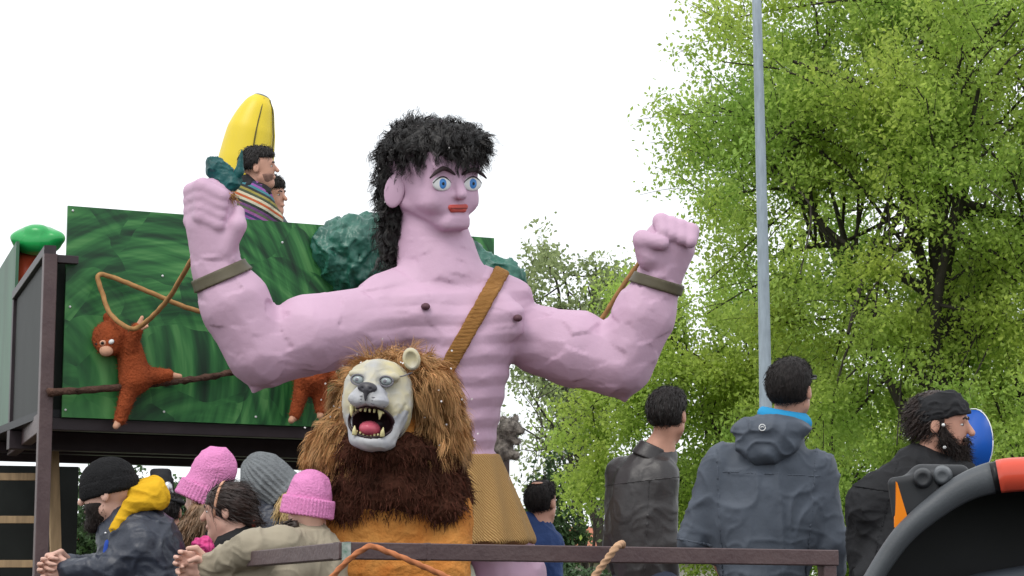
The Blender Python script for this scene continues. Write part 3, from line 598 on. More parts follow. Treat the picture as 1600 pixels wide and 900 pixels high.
def gfn(V, N):
    x, y, z = V.T; tor = np.clip((x-560)/40, 0, 1)*np.clip((860-x)/40, 0, 1)*np.clip((y-430)/30, 0, 1)*np.clip((720-y)/30, 0, 1)
    rib = np.abs(((y+.06*(x-700)+5*vn(V/40))/33.) % 1-.5)*2
    face = ((y < 372) & (x > 590) & (x < 790)).astype(float)
    lump = (ridge(V/34, 2)-.5)*3.2+(ridge(V/13, 4)-.5)*1.1
    hand = np.maximum(((x < 390) & (y < 400)).astype(float), ((x > 980) & (y < 415)).astype(float))
    V2 = V+N*(tor*(rib-.5)*4.2+lump*(1-.8*face)*.28)[:, None]
    return facets(V2, N, 560, .48, (1, 1.7, 1), 4, .02, (1-.8*np.maximum(face, hand))*(1-.55*tor))
G.part('body', torso+legs+armL+armR+fing+head, M['pink'], 3.2, fn=gfn)
for s_ in (-1, 1):
    c = HW(-60, 298, -20) if s_ < 0 else HW(56, 296, -16)
    n_ = A(-.42, 0, -.9) if s_ < 0 else A(.9, 0, .4); s1 = np.cross(A(0, -1, 0), n_)
    G.ell('ear', c, (18, 27, 5), M['pink'], np.array([s1, A(.12, -1, 0), n_]), n=20)
fx = np.array([ha[0], ha[1], ha[2]])
for s_ in (-1, 1):
    c = HW(30*s_, 287, 62); e = G.ell('eye', c, (19, 11.5, 3), M['white'], fx, n=20)
    G.ell('iris', c+ha[2]*1.9, (8.2, 8.2, 1.8), M['blue'], fx, e, 16); G.ell('pupil', c+ha[2]*3.5, (2.8, 2.8, .6), M['black'], fx, e, 12)
    G.tube('eyelid', [HW(30*s_+a*18, 287-11*math.cos(a*1.5), 64.5-abs(a)*2) for a in np.linspace(-1, 1, 9)], [1.1]*9, M['brow'], e, 6, 2)
    G.tube('eyebrow', [HW(31*s_+a*25, 275-(12 if s_ < 0 else 10)*math.cos(a*1.35)+(1 if a*s_ < 0 else 6)*abs(a), 67-abs(a)*2) for a in np.linspace(-1, 1, 9)], [1.2, 2.4, 3.2, 3.6, 3.8, 3.6, 3.2, 2.4, 1.2], M['brow'], None, 8, 2)
lp_ = G.part('mouth', [co(HW(-15, 324, 64), HW(15, 323, 64), 4.4, 4.4, 3), co(HW(-12, 328, 64), HW(12, 328, 64), 4.2, 4.2, 2)], M['red'], 1.5)
G.tube('mouth_line', [HW(-16, 325.5, 68), HW(0, 325.5, 68.6), HW(16, 325, 68)], [.8, 1.4, .8], M['lipdark'], lp_, 6, 4)
# nipples painted on
for c in ((665, 479, -92), (809, 497, -58)): 
    G.ell('painted_nipple', c, (7.5, 6, 8), M['nip'], None, n=14)
# raffia strap and skirt, wrist bands: shells that follow the body
sn = A(.87, .49, 0); sa = np.array([sn, A(-.49, .87, 0), A(0, 0, 1)])
sel = torso+head[:1]
G.part('shoulder_strap', sel+[cut(bo((741, 500, 0), (12, 92, 160), sa, 4, 2))], M['strap'], 2.4, off=7, bounds=((660, 405, -120), (815, 600, 130)), wr=1.5, wsc=9)
G.part('skirt', [co((714, 690, 4), (728, 850, 4), 57, 108, 8), cut(bo((720, 779, 4), (200, 70, 200), None, 3, 3))], M['raffia'], 3, fn=lambda V, N: V+N*(2.6*np.sin(np.arctan2(V[:, 2]-4, V[:, 0]-720)*13+V[:, 1]/60)*np.clip((V[:, 1]-700)/100, 0, 1))[:, None])
def band(arm, c, d_, hw):
    d_ = A(*d_)/np.linalg.norm(d_); s1 = np.cross(d_, A(0, 0, 1)); ax_ = np.array([s1, d_, np.cross(s1, d_)])
    G.part('wristband', arm+[cut(bo(c, (60, hw, 80), ax_, 2, 1))], M['band'], 2.2, off=5.5, bounds=(A(*c)-A(60, 45, 70), A(*c)+A(60, 45, 70)))
band(armL, (346, 430, -80), (-26, -60, 0), 10); band(armR, (1029, 444, 10), (18, -60, 0), 9)
# hair
hr = [el(HW(2, 229, 0), (76, 36, 74), ha, 12), el(HW(14, 224, 42), (50, 27, 40), ha, 12), el(HW(-16, 214, -6), (50, 26, 50), ha, 12), co((622, 262, 20), (612, 395, 26), 26, 17, 14), co((604, 240, 10), (600, 300, 26), 14, 10, 10)]
hc_ = G.part('hair', hr, M['hairblack'], 3.5, wr=6, wsc=12)
V, F, N = G.last
cap_ = (V[:, 1] < 250) | (V[:, 0] < 640)
r_, n_ = locks(V, N, 820, 8, cap_, 2.0); G.hair('curl', r_, n_*.75+A(.25, .1, 0), 25, 1.5, M['hairblack'], hc_, nseg=9, grav=(0, 2.4, 0), curl=3.6, freq=1.2, rnd=.5, grp=8)
r_, n_ = locks(V, N, 30, 10, (V[:, 1] > 218) & (V[:, 1] < 256) & (V[:, 0] > 640) & (N[:, 2] < 0), 1.8); G.hair('fringe', r_, n_*.5+A(0, .7, 0), 26, 1.5, M['hairblack'], hc_, nseg=7, grav=(0, 1.2, 0), curl=2.6, freq=.8, rnd=.3, grp=10)
r_, n_ = locks(V, N, 60, 9, V[:, 0] < 625, 2.0); G.hair('nape_lock', r_, n_*.5+A(0, .8, 0), 30, 1.5, M['hairblack'], hc_, nseg=8, grav=(0, 1.2, 0), curl=3.4, freq=1., rnd=.3, grp=9)
bits(G, 'confetti', V, N, 30, hc_, 2.2)

# ================================================================ the lion
D = 6.3; yg = pixy(DZ, D)
L = Fig(D, 'lion_figure', 'shaggy-maned lion costume figure with roaring pale mask standing behind the rail', 'lion figure', P(615, yg, D))
bodyp = [el((614, 800, 5), (104, 95, 72), None, 20), co((560, 880, 0), (560, yg-40, 0), 50, 40, 20), co((672, 880, 0), (672, yg-40, 0), 50, 40, 20), el((616, 890, 0), (108, 70, 70), None, 20),
         co((535, 800, -10), (528, 900, -40), 36, 32, 14), co((705, 800, -10), (702, 900, -40), 34, 32, 14), co((560, yg-24, 10), (556, yg-20, -70), 30, 22, 10), co((672, yg-24, 10), (676, yg-20, -70), 30, 22, 10),
         co((614, 740, 10), (614, 650, 10), 80, 70, 20)]
L.part('costume_body', bodyp, M['orange'], 3.4, wr=4, wsc=30)
fur = L.part('fur_cape', [el((604, 706, -22), (84, 36, 66), None, 12), el((618, 765, 2), (114, 70, 82), None, 14), el((616, 715, 5), (108, 50, 74), None, 14), el((545, 800, -15), (40, 26, 50), None, 10), el((690, 795, -15), (40, 30, 50), None, 10)], M['brownfur'], 3.5, wr=7, wsc=20)
V, F, N = L.last; c_ = (V[:, 2] < 30)
r_, n_ = pick(V, N, 9000, c_); L.hair('tuft', r_, n_*.7+A(0, .6, 0), 15, 1.8, M['brownfur'], fur, nseg=3, grav=(0, .8, 0), curl=1, rnd=.55)
mn = L.part('mane', [el((618, 642, 25), (90, 82, 66), None, 14), el((562, 690, 5), (64, 44, 52), None, 14), el((672, 672, 5), (46, 60, 52), None, 14), el((522, 702, 5), (28, 28, 30), None, 10), el((638, 604, -20), (64, 42, 48), None, 12)], M['maned'], 4, wr=8, wsc=22)
V, F, N = L.last; fc = ((V[:, 0]-587)/56)**2+((V[:, 1]-636)/66)**2
c_ = (V[:, 2] < 60) & ((fc > 1) | (V[:, 2] > 0))
def mdir(r_, n_):
    q = (r_-A(590, 615, -30))*A(1, 1, .5); q /= np.linalg.norm(q, axis=1)[:, None]; return n_*.35+q*.5+A(.0, .4, -.05)
r_, n_ = pick(V, N, 9000, c_); L.hair('lock', r_, mdir(r_, n_), 34, 1.6, M['mane'], mn, nseg=6, grav=(0, 1.5, 0), curl=2.4, freq=.5, rnd=.2)
r_, n_ = locks(V, N, 900, 20, c_, 2.6); L.hair('lock', r_, mdir(r_, n_), 40, 1.5, M['mane'], mn, nseg=7, grav=(0, 1.6, 0), curl=4.2, freq=.55, rnd=.32, grp=20)
ma = axes(-12, 4, -6); mc = A(587, 634, -72); MW = lambda s_, u, f: mc+ma[0]*s_+ma[1]*u+ma[2]*f
mk = [el(MW(0, 24, -6), (55, 50, 38), ma, 12), el(MW(2, -14, -10), (53, 46, 34), ma, 14), el(MW(34, 2, 4), (22, 30, 26), ma, 12), el(MW(-32, 2, 4), (18, 28, 24), ma, 12),
      co(MW(-3, 56, 18), MW(-3, 24, 46), 15, 12, 10), el(MW(-3, 14, 40), (26, 18, 22), ma, 8, 2), el(MW(-17, 5, 44), (18, 13, 18), ma, 4, 2), el(MW(12, 5, 44), (18, 13, 18), ma, 4, 2),
      el(MW(-25, 45, 28), (17, 8, 10), ma, 7), el(MW(22, 46, 28), (17, 8, 10), ma, 7), el(MW(4, -58, 22), (30, 15, 24), ma, 8, 2), co(MW(40, -4, 10), MW(30, -54, 18), 15, 13, 10, 2), co(MW(-34, -8, 8), MW(-20, -54, 18), 12, 12, 10, 2),
      sub(el(MW(3, -29, 46), (36, 25, 50), ma, 4, 1)), sub(el(MW(-25, 36, 44), (12, 8, 9), ma, 5)), sub(el(MW(20, 38, 44), (12, 8, 9), ma, 5)),
      sub(co(MW(-14, 66, 36), MW(-22, 50, 40), 2.5, 2.5, 4)), sub(co(MW(8, 66, 34), MW(24, 54, 34), 2.5, 2.5, 4)), sub(co(MW(-3, 12, 66), MW(-3, -4, 66), 3, 3, 5)), sub(co(MW(52, 4, 22), MW(44, -26, 30), 2, 2, 5)), sub(co(MW(58, -8, 14), MW(50, -38, 22), 2, 2, 5))]
mo = L.part('mask', mk, [M['mask'], M['mouthdark'], M['maskwhite']], 1.6, wr=1.2, wsc=16)
for s_, u in ((-25, 36), (20, 38)):
    e = L.ell('eye', MW(s_, u, 35), (9, 6.5, 6), M['glass'], ma, mo, 16); L.ell('pupil', MW(s_-1, u, 40.4), (3, 3, 1.2), M['maskgrey'], ma, e, 10)
    L.tube('eye_rim', [MW(s_+11*math.cos(a), u+8*math.sin(a), 37.5-1.5*abs(math.cos(a))) for a in np.linspace(0, 6.2832, 17)], [1.5]*17, M['maskgrey'], e, 6, 2)
L.part('nose', [el(MW(-4, 24, 58), (16, 9, 8), ma, 4), co(MW(-4, 20, 62), MW(-4, 4, 62), 5, 1.6, 4), sub(el(MW(-11, 22, 66), (3, 2.4, 3), ma, 1)), sub(el(MW(3, 22, 66), (3, 2.4, 3), ma, 1))], M['noseg'], 1.4, parent=mo)
L.tube('lip_line', [MW(2+36*math.cos(a), -28+24.5*math.sin(a), 38-13*math.cos(a)**2+8*max(0, math.sin(a))) for a in np.linspace(0, 6.2832, 25)], [2.4]*25, M['mouthdark'], mo, 6, 2)
L.ell('tongue', MW(0, -38, 22), (17, 13, 24), M['tongue'], ma, mo, 16)
for i, a in enumerate(np.linspace(-22, 22, 7)): L.tube('tooth', [MW(a, -8+.004*a*a, 38), MW(a, -13, 39)], [2.6, 1.6], M['tooth'], mo, 6, 1)
for i, a in enumerate(np.linspace(-20, 20, 8)): L.tube('tooth', [MW(a+2, -51+.008*a*a, 32), MW(a+2, -46+.008*a*a, 33)], [2.4, 1.6], M['tooth'], mo, 6, 1)
for a, b, c_, d_ in ((-29, -6, -28, -23), (18, -6, 17, -23), (-20, -50, -21, -36), (24, -48, 25, -34)): L.tube('fang', [MW(a, b, 37), MW((a+c_)/2, (b+d_)/2, 40), MW(c_, d_, 39)], [4, 3, .6], M['tooth'], mo, 8, 3)
for s_ in (-1, 1):
    for j in range(3):
        L.tube('whisker_line', [MW(-2+s_*(8+i*5), 10-j*5-i*.6, 63-i*2.9-j*.5) for i in range(5)], [.7]*5, M['maskgrey'], mo, 5, 1)
for pts in ([(-10, 44), (-4, 58), (2, 68)], [(30, 46), (42, 50), (52, 58)], [(-24, 46), (-34, 52)], [(44, -6), (52, -16), (50, -30)], [(46, -20), (50, -30), (44, -44)]):
    L.tube('crease', [MW(a, b, math.sqrt(max(0, 1-(a/62)**2-(b-18)**2/3600))*37) for a, b in pts], [1.1]*len(pts), M['maskgrey'], mo, 5, 4)
er = L.part('ear', [el((643, 561, -84), (14, 18, 12), axes(-14, 0, 12), 3), sub(el((642, 562, -96), (10, 14, 10), axes(-14, 0, 12), 3))], M['mask'], 1.4)
# confetti caught in fur
bits(L, 'confetti', V+N*26, N, 60, mn, 2.8)

# ================================================================ people
def head_prims(c, h, yaw, pitch=0, roll=0, neck=None, nr=.2):
    a = axes(yaw, pitch, roll); c = A(*c); w = lambda s_, u, f: c+h*(a[0]*s_+a[1]*u+a[2]*f); r = lambda *v: A(*v)*h
    p = [el(w(0, .13, -.06), r(.33, .37, .42), a, .05*h), el(w(0, -.1, .09), r(.27, .36, .29), a, .08*h), co(w(0, -.36, .2), w(0, -.42, .27), .13*h, .09*h, .08*h), co(w(-.2, -.24, .02), w(0, -.38, .24), .09*h, .09*h, .1*h), co(w(.2, -.24, .02), w(0, -.38, .24), .09*h, .09*h, .1*h),
         co(w(0, .06, .36), w(0, -.09, .46), .035*h, .055*h, .04*h), co(w(-.15, .11, .32), w(.15, .11, .32), .05*h, .05*h, .05*h), el(w(0, -.25, .36), r(.1, .045, .05), a, .03*h),
         sub(el(w(-.14, .03, .43), r(.07, .045, .05), a, .05*h)), sub(el(w(.14, .03, .43), r(.07, .045, .05), a, .05*h))]
    for s_ in (-1, 1): p += [el(w(.335*s_, -.02, -.06), r(.05, .12, .075), a, .03*h), sub(el(w(.40*s_, -.01, -.04), r(.035, .07, .04), a, .02*h))]
    if neck is not None: p.append(co(w(0, -.22, -.1), neck, nr*h, nr*1.12*h, .08*h))
    return p, w, a
def hand_prims(wr_, to, side, m, curl=.5, thumb=1):
    """palm and five bent fingers; wr_ wrist, to: direction of the fingers, side: across the palm, m: picture units per metre"""
    d = A(*to)/np.linalg.norm(to); s_ = A(*side)-d*(A(*side)@d); s_ /= np.linalg.norm(s_); n_ = np.cross(d, s_); w0 = A(*wr_); P_ = lambda a, b, c: w0+m*(d*a+s_*b+n_*c)
    p = [co(P_(-.02, 0, 0), P_(.04, 0, 0), .026*m, .027*m, 3), co(P_(.03, -.028, 0), P_(.085, -.03, 0), .016*m, .014*m, 3), co(P_(.03, 0, 0), P_(.09, 0, 0), .017*m, .014*m, 3), co(P_(.03, .026, 0), P_(.085, .03, 0), .016*m, .013*m, 3)]
    for i, (b, ln) in enumerate(((-.033, .07), (-.011, .08), (.011, .075), (.033, .058))):
        a0 = .088 if i in (1, 2) else .08; q = [P_(a0, b, 0)]; ang = .15
        pos = [a0, 0.]
        for k in range(3):
            ang += curl*(.9 if k else .7); pos = [pos[0]+ln*(.45, .32, .25)[k]*math.cos(ang), pos[1]+ln*(.45, .32, .25)[k]*math.sin(ang)]; q.append(P_(pos[0], b, pos[1]))
        for k in range(3): p.append(co(q[k], q[k+1], (.0098-.0009*k)*m, (.009-.0009*k)*m, 1.2))
    q = [P_(.015, -.03*thumb, .005), P_(.055, -.058*thumb, .02), P_(.085, -.05*thumb, .035)]
    return p+[co(q[0], q[1], .015*m, .0115*m, 3), co(q[1], q[2], .0115*m, .009*m, 1.5)]
def person(D, label, x_foot, head, neck, shL, shR, hip, armL, armR, top, trousers=M['jeans'], skin=M['skin'], group=None, bulk=1., extra=(), wr=3.5, wsc=26, hands=True, z_foot=None, curl=.5, topname='jacket', hb=2.4, handdir=None, cutc=None, chest=None, bodyw=None):
    """arm = (elbow, wrist); all points in picture units at distance D"""
    zf = DZ if z_foot is None else z_foot; yg = pixy(zf, D); f = Fig(D, 'person', label, 'person', P(x_foot, yg, D), group); m = f.m
    hp, w, a = head_prims(head[0], head[1], *head[2:], neck=neck)
    shL, shR, hip, neck = A(*shL), A(*shR), A(*hip), A(*neck); mid = (shL+shR)/2; ac = shR-shL; ac = ac/max(np.linalg.norm(ac), 1e-6)
    dn = hip-mid; dn /= np.linalg.norm(dn); nn = np.cross(ac, dn); nn /= np.linalg.norm(nn); ac2 = np.cross(dn, nn); ax_ = np.array([ac2, dn, nn])
    W_ = np.linalg.norm(shR-shL)/2; ch = mid*.62+hip*.38; cw = max(W_*.92, .15*m)
    def tors(k): return [el(ch, A(cw, .24*m, .135*m)*k, ax_, .06*m), el(mid*.25+hip*.75, A(cw*.9, .22*m, .128*m)*k, ax_, .06*m), co(shL+dn*.03*m, shR+dn*.03*m, .07*m*k, .07*m*k, .06*m), co(neck+dn*.02*m, mid+dn*.05*m, .085*m*k, .1*m*k, .08*m)]
    def arm(sh, e, wv, k): return [co(sh, e, .068*m*k, .054*m*k, .03*m), co(e, wv, .054*m*k, .04*m*k, .02*m)]
    legs_ = []; sd = ac2*.1*m; ft = A(x_foot, yg, hip[2])
    for q in (-1, 1):
        hh = hip+sd*q; an = A(x_foot, yg-.09*m, hip[2])+sd*q; kn = (hh+an)/2+nn*0; legs_.append((hh, kn, an))
    sk = hp+tors(.78)
    for (e, wv), sh in ((armL, shL), (armR, shR)): sk += arm(sh, A(*e), A(*wv), .72)
    for hh, kn, an in legs_: sk += [co(hh, kn, .085*m, .055*m, .03*m), co(kn, an, .05*m, .038*m, .02*m), co(an+A(0, .05*m, 0), an+A(0, .06*m, 0)+a[2]*.13*m, .035*m, .03*m, .03*m)]
    if hands:
        for i, ((e, wv), q) in enumerate(((armL, -1), (armR, 1))):
            d = A(*wv)-A(*e) if handdir is None else A(*handdir[i][0]); sdv = np.cross(d, A(0, 0, 1))+A(1e-3, 0, 0) if handdir is None else A(*handdir[i][1]); sk += hand_prims(wv, d, sdv, m, curl, 1)
    f.part('body', sk, skin, hb)
    jk = tors(1.0*bulk)+list(extra)
    for (e, wv), sh in ((armL, shL), (armR, shR)): jk += arm(sh, A(*e), A(*wv), 1.0*bulk)
    f.jk = jk
    f.jacket = f.part(topname, jk, top, 2.8, wr=wr*.8, wsc=wsc, ws=(1, .55, 1), fn=lambda V, N: V+N*((ridge(A(.6, 1.5, .6)*V/wsc+vn(V/wsc*.8, 8)[:, None]*2.2, 21)**5-.2)*wr*.4)[:, None])
    f.jargs = dict(wr=wr*.8, wsc=wsc, ws=(1, .55, 1), fn=lambda V, N: V+N*((ridge(A(.6, 1.5, .6)*V/wsc+vn(V/wsc*.8, 8)[:, None]*2.2, 21)**5-.2)*wr*.4)[:, None]); f.top = top
    tr = []
    for hh, kn, an in legs_: tr += [co(hh, kn, .098*m, .07*m, .04*m), co(kn, an, .07*m, .055*m, .02*m)]
    f.part('trousers', tr+[el(hip, (cw*.85, .12*m, .125*m), ax_, .05*m)], trousers, 5, wr=3, wsc=30)
    for hh, kn, an in legs_: f.part('shoe', [co(an+A(0, .045*m, 0), an+A(0, .05*m, 0)+a[2]*.14*m, .046*m, .04*m, 5)], M['shoe'], 5)
    f.w, f.a, f.hh = w, a, head[1]; return f
def seam(f, c, nrm, box_, th=.9, name='seam', m_=None, off=1.3):
    n_ = A(*nrm)/np.linalg.norm(nrm); t_ = np.cross(n_, A(0, 0, 1) if abs(n_[2]) < .9 else A(0, 1, 0)); t_ /= np.linalg.norm(t_)
    f.part(name, f.jk+[cut(bo(c, (th, 400, 400), np.array([n_, t_, np.cross(n_, t_)]), .3, .3))], m_ or f.top, 1.7, off=off, bounds=box_, parent=f.jacket, **f.jargs)
def short_hair(f, m_=None, low=-.16, front=.1, thick=.035, parts=True):
    w, a, h = f.w, f.a, f.hh; r = lambda *v: A(*v)*h
    f.part('hair', [el(w(0, .14, -.07), r(.33+thick, .37+thick, .42+thick), a, .04*h), el(w(0, .34, .12), r(.27, .2, .24), a, .08*h), sub(bo(w(0, -.42+front, .42), r(.6, .52, .42), a, .05*h, .04*h)), sub(bo(w(0, low-.5, 0), r(.7, .5, .8), a, .03*h, .03*h)),
        sub(bo(w(.38, -.05, -.02), r(.1, .15, .12), a, .03*h, .03*h)), sub(bo(w(-.38, -.05, -.02), r(.1, .15, .12), a, .03*h, .03*h))], m_ or M['hairdark'], 1.8, wr=.7, wsc=8)
    V, F, N = f.last; r_, n_ = pick(V, N, 4000); o = f.o.children[-1]; back = -a[2]
    dn_ = A(0, 1, 0)-a[2]*.3; tn = dn_-n_*(n_@dn_)[:, None]; f.hair('hair_strand', r_, n_*.03+tn*.8, .075*h, .9, M['hairblack'] if m_ is None else m_, o, nseg=3, rnd=.1)
def eyes(f):
    for s_ in (-1, 1):
        e = f.ell('eye', f.w(.14*s_, .03, .305), A(.045, .026, .04)*f.hh, M['white'], f.a, n=10); f.ell('iris', f.w(.14*s_, .03, .334), A(.026, .026, .015)*f.hh, M['black'], f.a, e, 8)
        f.tube('eyebrow', [f.w(s_*(.07+.07*i), .115+.02*math.sin(i*1.5), .385-.02*i) for i in range(3)], A(.016, .022, .012)*f.hh, M['brow'], None, 6, 3)
def beanie(f, m_, tall=.0, tilt=0, low=-.02, slouch=0, ribs=46, seam=False):
    w, h = f.w, f.hh; a = f.a; ca, sa = math.cos(R(tilt)), math.sin(R(tilt)); u2 = a[1]*ca-a[2]*sa; f2 = a[2]*ca+a[1]*sa; a2 = np.array([a[0], u2, f2]); c = w(0, 0, 0)
    q = lambda s_, u, f_: c+h*(a2[0]*s_+a2[1]*u+a2[2]*f_); r = lambda *v: A(*v)*h
    pr = [el(q(0, .14, -.05), r(.38, .43+tall, .47), a2, .05*h), el(q(0, .26+tall, -.12-slouch), r(.3, .25+tall*.6, .33+slouch*.6), a2, .12*h), sub(bo(q(0, low-.5, 0), r(.9, .5, 1), a2, .02*h, .02*h)), co(q(-.02, low+.1, -.05), q(.02, low+.1, -.05), .01, .01, 1)]
    fold = [el(q(0, low+.10, -.05), r(.405, .34, .495), a2, .02*h), cut(bo(q(0, low+.095, 0), r(.9, .115, 1), a2, .05*h, .03*h))]
    def rb(V, N):
        d = V-c; th = np.arctan2(d@a2[2], d@a2[0]); return V+N*(np.cos(th*ribs)*.006*h+(ridge(V/(.14*h), 4)-.5)*.022*h)[:, None]
    o = f.part('knit_hat', pr, m_, 1.8, fn=rb); f.part('hat_cuff', fold, m_, 1.5, fn=rb, parent=o); return o
def long_hair(f, m_, pts, r, n=500, wd=2.2, name='long_hair'):
    o = f.part(name, [co(pts[i], pts[i+1], r[i], r[i+1], 6) for i in range(len(pts)-1)], m_, 2.6, wr=3, wsc=8, ws=(1, .25, 1)); V, F, N = f.last
    r_, n_ = pick(V, N, n); d = A(*pts[-1])-A(*pts[0]); d /= np.linalg.norm(d); f.hair('hair_strand', r_, n_*.3+d, 26, wd, m_, o, nseg=4, grav=(0, .4, 0), curl=1, rnd=.1); return o
RG = 'people standing on the float'
# man in the black leather jacket
f = person(7.9, 'man with short black hair in black leather jacket, back turned, beside hooded grey jacket', 1010, ((1044, 650, 0), 84, 158, 4), (1028, 708, 8), (972, 738, 22), (1034, 742, -20), (1008, 925, 0),
    ((962, 850, 15), (980, 930, 60)), ((1040, 850, -26), (1052, 940, 12)), M['leather'], group=RG, wr=2.6, wsc=30, extra=[el((998, 810, 6), (46, 100, 40), None, 14)], bulk=1.02)
short_hair(f)
f.part('collar', [co((1022, 700, 0), (1012, 720, 0), 25, 30, 6), cut(bo((1016, 706, 0), (60, 12, 60), axes(0, 0, -24), 3, 2)), sub(co((1030, 684, 0), (1022, 706, 0), 19, 20, 3))], M['leather'], 1.8, parent=f.jacket)
seam(f, (1000, 752, 0), (.12, 1, 0), ((940, 735, -90), (1070, 772, 60)))
seam(f, (1012, 800, 0), (1, .05, .0), ((1000, 750, -90), (1030, 905, 10)))
# man in the grey hooded softshell
f = person(6.7, 'man with dark quiff in grey hooded jacket with cyan collar, back turned', 1195, ((1236, 611, 0), 96, 158, 6), (1222, 676, 4), (1128, 722, 0), (1278, 732, 4), (1188, 960, 0),
    ((1082, 848, 6), (1122, 870, 72)), ((1300, 850, 4), (1296, 950, 46)), M['shell'], group=RG, wr=5, wsc=34, bulk=1.06, extra=[el((1196, 800, -4), (94, 120, 46), None, 20)])
short_hair(f, M['hairdark'], thick=.045); hd = f
hood = f.part('hood', [el((1205, 672, -30), (62, 24, 40), None, 8), el((1200, 694, -44), (52, 26, 24), None, 12), el((1194, 706, -48), (30, 20, 18), None, 10), sub(el((1226, 640, -6), (40, 22, 34), None, 8))], M['shell'], 2.2, wr=4, wsc=26)
f.part('fleece_collar', [el((1226, 654, -4), (44, 22, 36), axes(0, 0, -14), 6), sub(el((1228, 634, -4), (34, 20, 28), None, 4))], M['cyan'], 2)
f.tube('hood_emblem', [(1191+5*math.cos(a), 668+5*math.sin(a), -71-.0*a) for a in np.linspace(0, 6.2832, 13)], [.9]*13, M['white'], hood, 6, 1)
f.tube('hood_emblem', [(1188, 668, -71.5), (1191, 666.5, -71.5), (1194, 668, -71.5)], [.8]*3, M['white'], hood, 5, 1)
seam(f, (1124, 790, 0), (1, -.04, 0), ((1100, 700, -80), (1145, 905, 20))); seam(f, (1268, 800, 0), (1, .08, 0), ((1240, 705, -80), (1300, 905, 20)))
seam(f, (1196, 740, 0), (-.05, 1, .0), ((1118, 722, -80), (1282, 765, 10)), .8); seam(f, (1080, 846, 0), (-.2, 1, 0), ((1035, 825, -60), (1112, 872, 60)), 1.2)
f.part('sunglasses', [co(f.w(-.36, .2, -.05), f.w(-.34, .18, .25), 2, 2, 1), co(f.w(.36, .2, -.05), f.w(.34, .18, .25), 2, 2, 1), co(f.w(-.3, .2, .34), f.w(.3, .2, .34), 3, 3, 1)], M['black'], 1.2)
# bearded man in the black bandana
f = person(6.3, 'bearded man in black bandana and black hooded jacket, looking sideways past the blue sign', 1420, ((1472, 664, 0), 104, 82, -4), (1450, 736, 6), (1395, 772, 34), (1440, 776, -38), (1405, 1000, 0),
    ((1390, 900, 44), (1450, 960, 30)), ((1362, 900, -52), (1420, 960, -70)), M['blackcloth'], group=RG, wr=5, wsc=30, bulk=1.12, extra=[el((1405, 850, 0), (82, 120, 62), None, 20), co((1372, 790, -20), (1440, 742, -4), 50, 42, 14), co((1430, 735, 0), (1500, 742, -10), 38, 26, 12)])
eyes(f); w, a, h = f.w, f.a, f.hh
f.part('hair', [el(w(0, .14, -.1), A(.36, .38, .44)*h, a, 5), el(w(0, -.04, -.42), A(.16, .16, .12)*h, a, 8), sub(bo(w(0, -.2, .44), A(.6, .5, .36)*h, a, 3, 3)), sub(bo(w(0, -.75, 0), A(.7, .5, .9)*h, a, 3, 3))], M['hairbrown'], 2, wr=.4, wsc=9)
V, F, N = f.last; r_, n_ = pick(V, N, 2600); f.hair('hair_strand', r_, n_*.06-a[2]*.5+A(0, .5, 0), 16, 1.2, M['hairbrown'], f.o.children[-1], nseg=4, curl=1, rnd=.1)
bn = np.array([a[0], a[1]*math.cos(.28)+a[2]*math.sin(.28)*-1, a[2]*math.cos(.28)+a[1]*math.sin(.28)])
f.part('bandana', [el(w(0, .15, -.05), A(.385, .41, .47)*h, a, 4), cut(bo(w(0, .29, .0), A(.8, .2, .8)*h, bn, 3, 3))], M['blackcloth'], 1.7, wr=3.2, wsc=12, ws=(.3, 1.6, .3))
b_ = f.part('beard', [co(w(-.2, -.2, .12), w(0, -.52, .3), .1*h, .12*h, 8), co(w(.2, -.2, .12), w(0, -.52, .3), .1*h, .12*h, 8), co(w(0, -.36, .32), w(0, -.62, .34), .11*h, .08*h, 8), co(w(-.1, -.2, .37), w(.1, -.2, .37), .035*h, .035*h, 5), co(w(-.28, .0, .04), w(-.26, -.24, .1), .05*h, .09*h, 6), co(w(.28, .0, .04), w(.26, -.24, .1), .05*h, .09*h, 6)], M['beard'], 2)
V, F, N = f.last; r_, n_ = pick(V, N, 3500); f.hair('beard_strand', r_, n_*.5+A(.1, .7, 0), 12, 1.0, M['beard'], b_, nseg=4, curl=1.2, rnd=.3)
f.ell('ear_bead', (1474, 664, -42), (3, 3, 3), M['white'], None, n=8); f.ell('ear_bead', (1476, 699, -40), (3, 3, 3), M['white'], None, n=8); f.tube('ear_cord', [(1455, 670, -40), (1466, 682, -42), (1476, 699, -40)], [.7]*3, M['black'], None, 5, 4)
seam(f, (1384, 800, 0), (1, .25, 0), ((1340, 720, -110), (1420, 905, 0))); seam(f, (1420, 772, 0), (-.15, 1, 0), ((1330, 745, -110), (1500, 800, 20)), 1.1)
# man in blue behind the giant
f = person(8.6, 'balding man in dark blue jacket half hidden behind the raffia skirt', 830, ((847, 786, 0), 66, 150, 8), (838, 828, 2), (806, 842, 14), (858, 850, -16), (826, 990, 0), ((800, 910, 20), (820, 960, 50)), ((862, 920, -20), (866, 980, 10)), M['bluejacket'], group=RG, wr=3, wsc=22, extra=[co((826, 822, -6), (846, 832, 4), 22, 20, 6)])
short_hair(f, M['hairdark'], thick=.02); f.ell('bald_spot', f.w(0, .5, -.16), A(.14, .03, .14)*f.hh, M['skin'], f.a, n=14)
